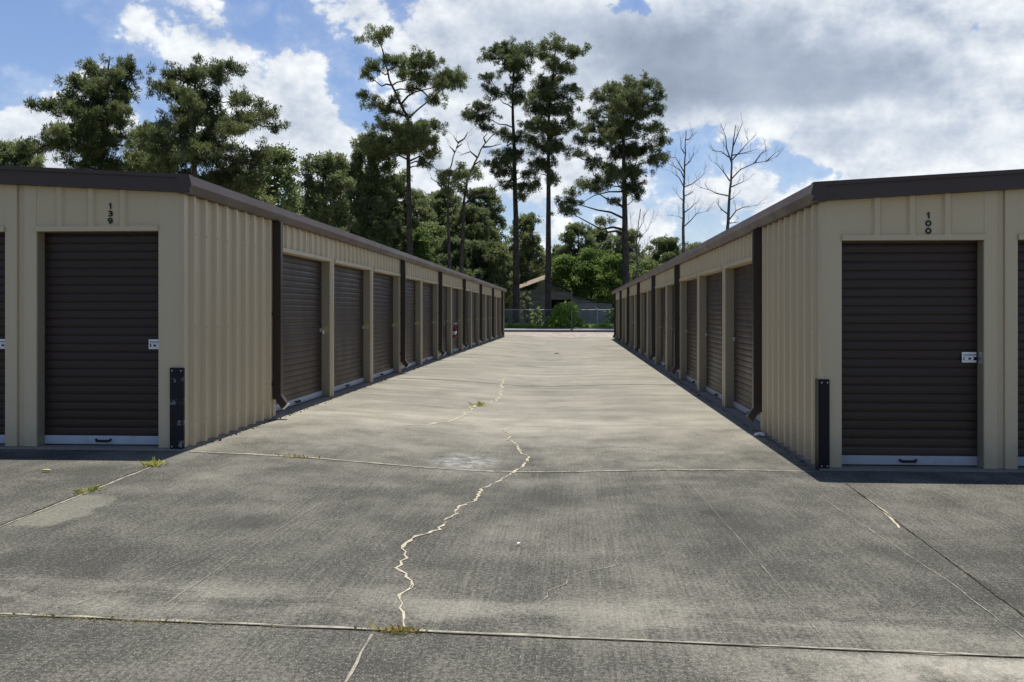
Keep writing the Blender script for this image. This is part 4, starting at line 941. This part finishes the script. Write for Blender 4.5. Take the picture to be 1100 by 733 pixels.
def leaf(label, x, y, size, rot, material, cat='leaf', name='fallen_leaf', z=.012):
    g_ = gz(x, y)+z; bm = bmesh.new()
    pr = [(0, 0), (.3, .22), (.62, .25), (.85, .14), (1, 0), (.85, -.14), (.62, -.25), (.3, -.22)]
    lo = [bm.verts.new(((a-.5)*size, b*size, .18*size*abs(b)*2+.0)) for a, b in pr]
    hi = [bm.verts.new(((a-.5)*size, b*size, .18*size*abs(b)*2+.004)) for a, b in pr]
    bm.faces.new(hi); bm.faces.new(lo[::-1])
    for k in range(8): bm.faces.new((lo[k], lo[(k+1) % 8], hi[(k+1) % 8], hi[k]))
    me = bpy.data.meshes.new(name); bm.to_mesh(me); bm.free()
    o = link(name, me, material); o.location = (x, y, g_); o.rotation_euler = (0, 0, rot)
    return tag(o, label, cat)
g = np.random.default_rng(41)
n = 520; yy = np.concatenate([g.uniform(9.0, 50, n//2)**1.0, g.uniform(9.0, 22, n-n//2)]); side = g.random(n) < .6
xx = np.where(side, LX+.045+np.abs(g.normal(size=n))*.035, RX-.045-np.abs(g.normal(size=n))*.035)
pts = np.stack([xx, yy, np.array([gz(a, c)+.006 for a, c in zip(xx, yy)])], axis=1)
M['litterm'] = worn('leaf_litter', (.05, .04, .028), (.20, .16, .09))
o = np_mesh('leaf_litter', leafs(g, pts, .032, 1.5), 4, M['litterm'], None); tag(o, 'dry leaf litter gathered along the foot of both aisle walls', 'leaf litter', kind='stuff')
M['leafdry'] = worn('dry_leaf', (.55, .50, .25), (.42, .36, .16)); M['darkleaf'] = worn('dark_leaf', (.035, .03, .022), (.07, .055, .04))
leaf('pale yellow fallen leaf on the concrete in front of door 139', -4.38, 7.66, .085, .2, M['leafdry'])
leaf('dark curled leaf lying far up the aisle right of the long crack', -.55, 34.3, .20, .5, M['darkleaf'])
leaf('small pale chip of litter on the dark apron right of the long crack', -.32, 5.72, .035, 1.1, M['paper'], 'litter', 'litter_scrap')
# crumpled white litter at the foot of the right wall
g = np.random.default_rng(21); bm = bmesh.new(); bmesh.ops.create_icosphere(bm, subdivisions=2, radius=.04)
for v in bm.verts: v.co = Vector((v.co.x*1.5, v.co.y, v.co.z*.55))*(1+float(g.normal())*.22)
me = bpy.data.meshes.new('litter_scrap'); bm.to_mesh(me); bm.free()
o = link('litter_scrap', me, M['paper']); o.location = (2.20, 11.3, gz(2.2, 11.3)+.028); tag(o, 'crumpled white scrap of litter at the foot of the right ribbed wall', 'litter')

# ------------------------------------------------------------------ sheds behind the fence
def siding(name, a, b_):
    m, t, b = mat(name, a, .75, .2)
    pos = t.node('ShaderNodeNewGeometry').outputs['Position']
    n = t.noise(t.scale(pos, (1, 1, 3)), .9, 5, .7)
    t.l.new(t.mix(t.ss(n, .35, .65), a, b_), b.inputs['Base Color'])
    return m
M['shedwall'] = siding('weathered_siding', (.15, .14, .115), (.22, .20, .17)); M['shedpale'] = siding('pale_siding', (.34, .31, .26), (.44, .41, .36))
M['shedmetal'] = siding('grey_lap_siding', (.15, .165, .17), (.24, .25, .25)); M['shedroof'] = siding('tan_roof_sheets', (.16, .125, .095), (.26, .21, .165))
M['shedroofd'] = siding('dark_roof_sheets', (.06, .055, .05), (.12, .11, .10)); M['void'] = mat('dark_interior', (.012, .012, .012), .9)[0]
def lap(mb, p0, p1, z0, z1a, z1b, step=.22, out=(0, -1, 0)):
    """horizontal lap siding between p0 and p1, top edge from z1a to z1b"""
    z = z0; o = Vector(out)*.03
    while z < max(z1a, z1b)-.02:
        zt = z+step
        def px(p, q, f): return Vector((p[0]+(q[0]-p[0])*f, p[1]+(q[1]-p[1])*f, 0))
        # clip to the sloping top
        f0, f1 = 0., 1.
        if z > min(z1a, z1b) and z1a != z1b:
            f = (z-z1a)/(z1b-z1a)
            if z1b < z1a: f1 = min(1, f)
            else: f0 = max(0, f)
        A, B = px(p0, p1, f0), px(p0, p1, f1)
        ta = min(zt, z1a+(z1b-z1a)*f0); tb = min(zt, z1a+(z1b-z1a)*f1)
        A1, B1 = Vector((A.x, A.y, z)), Vector((B.x, B.y, z))
        mb.add([A1+o, B1+o, (B.x, B.y, max(tb, z)), (A.x, A.y, max(ta, z))], [(0, 1, 2, 3)])
        mb.add([A1, B1, B1+o, A1+o], [(0, 1, 2, 3)])
        z = zt
SY = 104.0; SZ = -.15
# x positions in metres: gable front from -5.1 to -.05, lean-to from 0 to 4.2
shed = empty('gabled_shed', (-2.6, SY+3, SZ), 'weathered grey gabled shed with a tan metal roof and dark open bay behind the fence', 'shed')
px_ = -3.0; pk = 4.95; ev = 3.55; x0, x1 = -4.9, -.02
m = MB(); lap(m, (x0, SY), (px_, SY), 2.75, 3.75, pk-.05); lap(m, (px_, SY), (x1, SY), 2.75, pk-.05, ev); m.build('gable_wall', M['shedwall'], shed)
m = MB(); lap(m, (x0, SY+.01), (-3.0, SY+.01), SZ, 2.73, 2.73); m.build('front_wall', M['shedwall'], shed)
for q in (-3.0, x1-.14):
    m = MB(); m.box((q, SY, SZ), (q+.14, SY+.12, 2.73)); m.build('post', M['shedwall'], shed)
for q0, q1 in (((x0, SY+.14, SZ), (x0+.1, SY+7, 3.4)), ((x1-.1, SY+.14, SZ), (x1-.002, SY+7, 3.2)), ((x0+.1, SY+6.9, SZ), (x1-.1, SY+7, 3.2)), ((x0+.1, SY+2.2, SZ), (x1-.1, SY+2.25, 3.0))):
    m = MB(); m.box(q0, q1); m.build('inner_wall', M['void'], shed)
m = MB(); m.prism([(px_, SY-.25, pk+.05), (x1+.3, SY-.25, ev-.12), (x1+.3, SY-.25, ev-.04), (px_, SY-.25, pk+.13)], (0, 7.6, 0)); m.build('roof_slope', M['shedroofd'], shed)
m = MB(); m.prism([(px_-.002, SY-.25, pk-.05), (px_-.002, SY-.25, pk+.03), (-6.35, SY-.25, 3.78), (-6.35, SY-.25, 3.70)], (0, 3.4, .62)); m.build('roof_slope', M['shedroof'], shed)
m = MB(); lap(m, (-6.2, SY+.5), (x0-.002, SY+.5), SZ, 3.68, 3.78); m.build('side_wall', M['shedpale'], shed)
m = MB(); m.prism([(-6.3, SY-1.6, 2.78), (-4.95, SY-1.6, 2.95), (-4.95, SY-1.6, 3.03), (-6.3, SY-1.6, 2.86)], (0, 2.05, 0)); m.build('porch_roof', M['shedroof'], shed)
lean = empty('lean_to_shed', (2.1, SY+2, SZ), 'long low lean-to with grey horizontal siding, right of the gabled shed', 'shed')
m = MB(); lap(m, (.05, SY-.6), (4.35, SY-.6), SZ, 3.02, 2.30, .24); m.build('front_wall', M['shedmetal'], lean)
m = MB(); m.prism([(.04, SY-.9, 3.06), (4.6, SY-.9, 2.30), (4.6, SY-.9, 2.38), (.04, SY-.9, 3.14)], (0, 5, 0)); m.build('roof', M['shedroofd'], lean)
m = MB(); m.box((4.28, SY-.57, SZ), (4.34, SY+4, 2.28)); m.build('side_wall', M['shedmetal'], lean)
m = MB(); m.box((.05, SY+3.9, SZ), (4.27, SY+4, 2.28)); m.build('back_wall', M['shedmetal'], lean)
low_s = empty('low_shed', (-8.4, SY-3, SZ), 'low grey shed with a pale sloping roof edge just past the left building', 'shed')
m = MB(); lap(m, (-10.8, SY-4), (-6.15, SY-4), SZ, 2.35, 2.85, .25); m.build('front_wall', M['shedmetal'], low_s)
m = MB(); m.prism([(-11.1, SY-4.3, 2.36), (-5.9, SY-4.3, 2.92), (-5.9, SY-4.3, 3.02), (-11.1, SY-4.3, 2.46)], (0, 3.6, 0)); m.build('roof', M['shedroof'], low_s)
for q0, q1 in (((-6.2, SY-3.97, SZ), (-6.15, SY-.8, 2.8)), ((-10.8, SY-3.97, SZ), (-10.75, SY-.8, 2.3))):
    m = MB(); m.box(q0, q1); m.build('side_wall', M['shedmetal'], low_s)
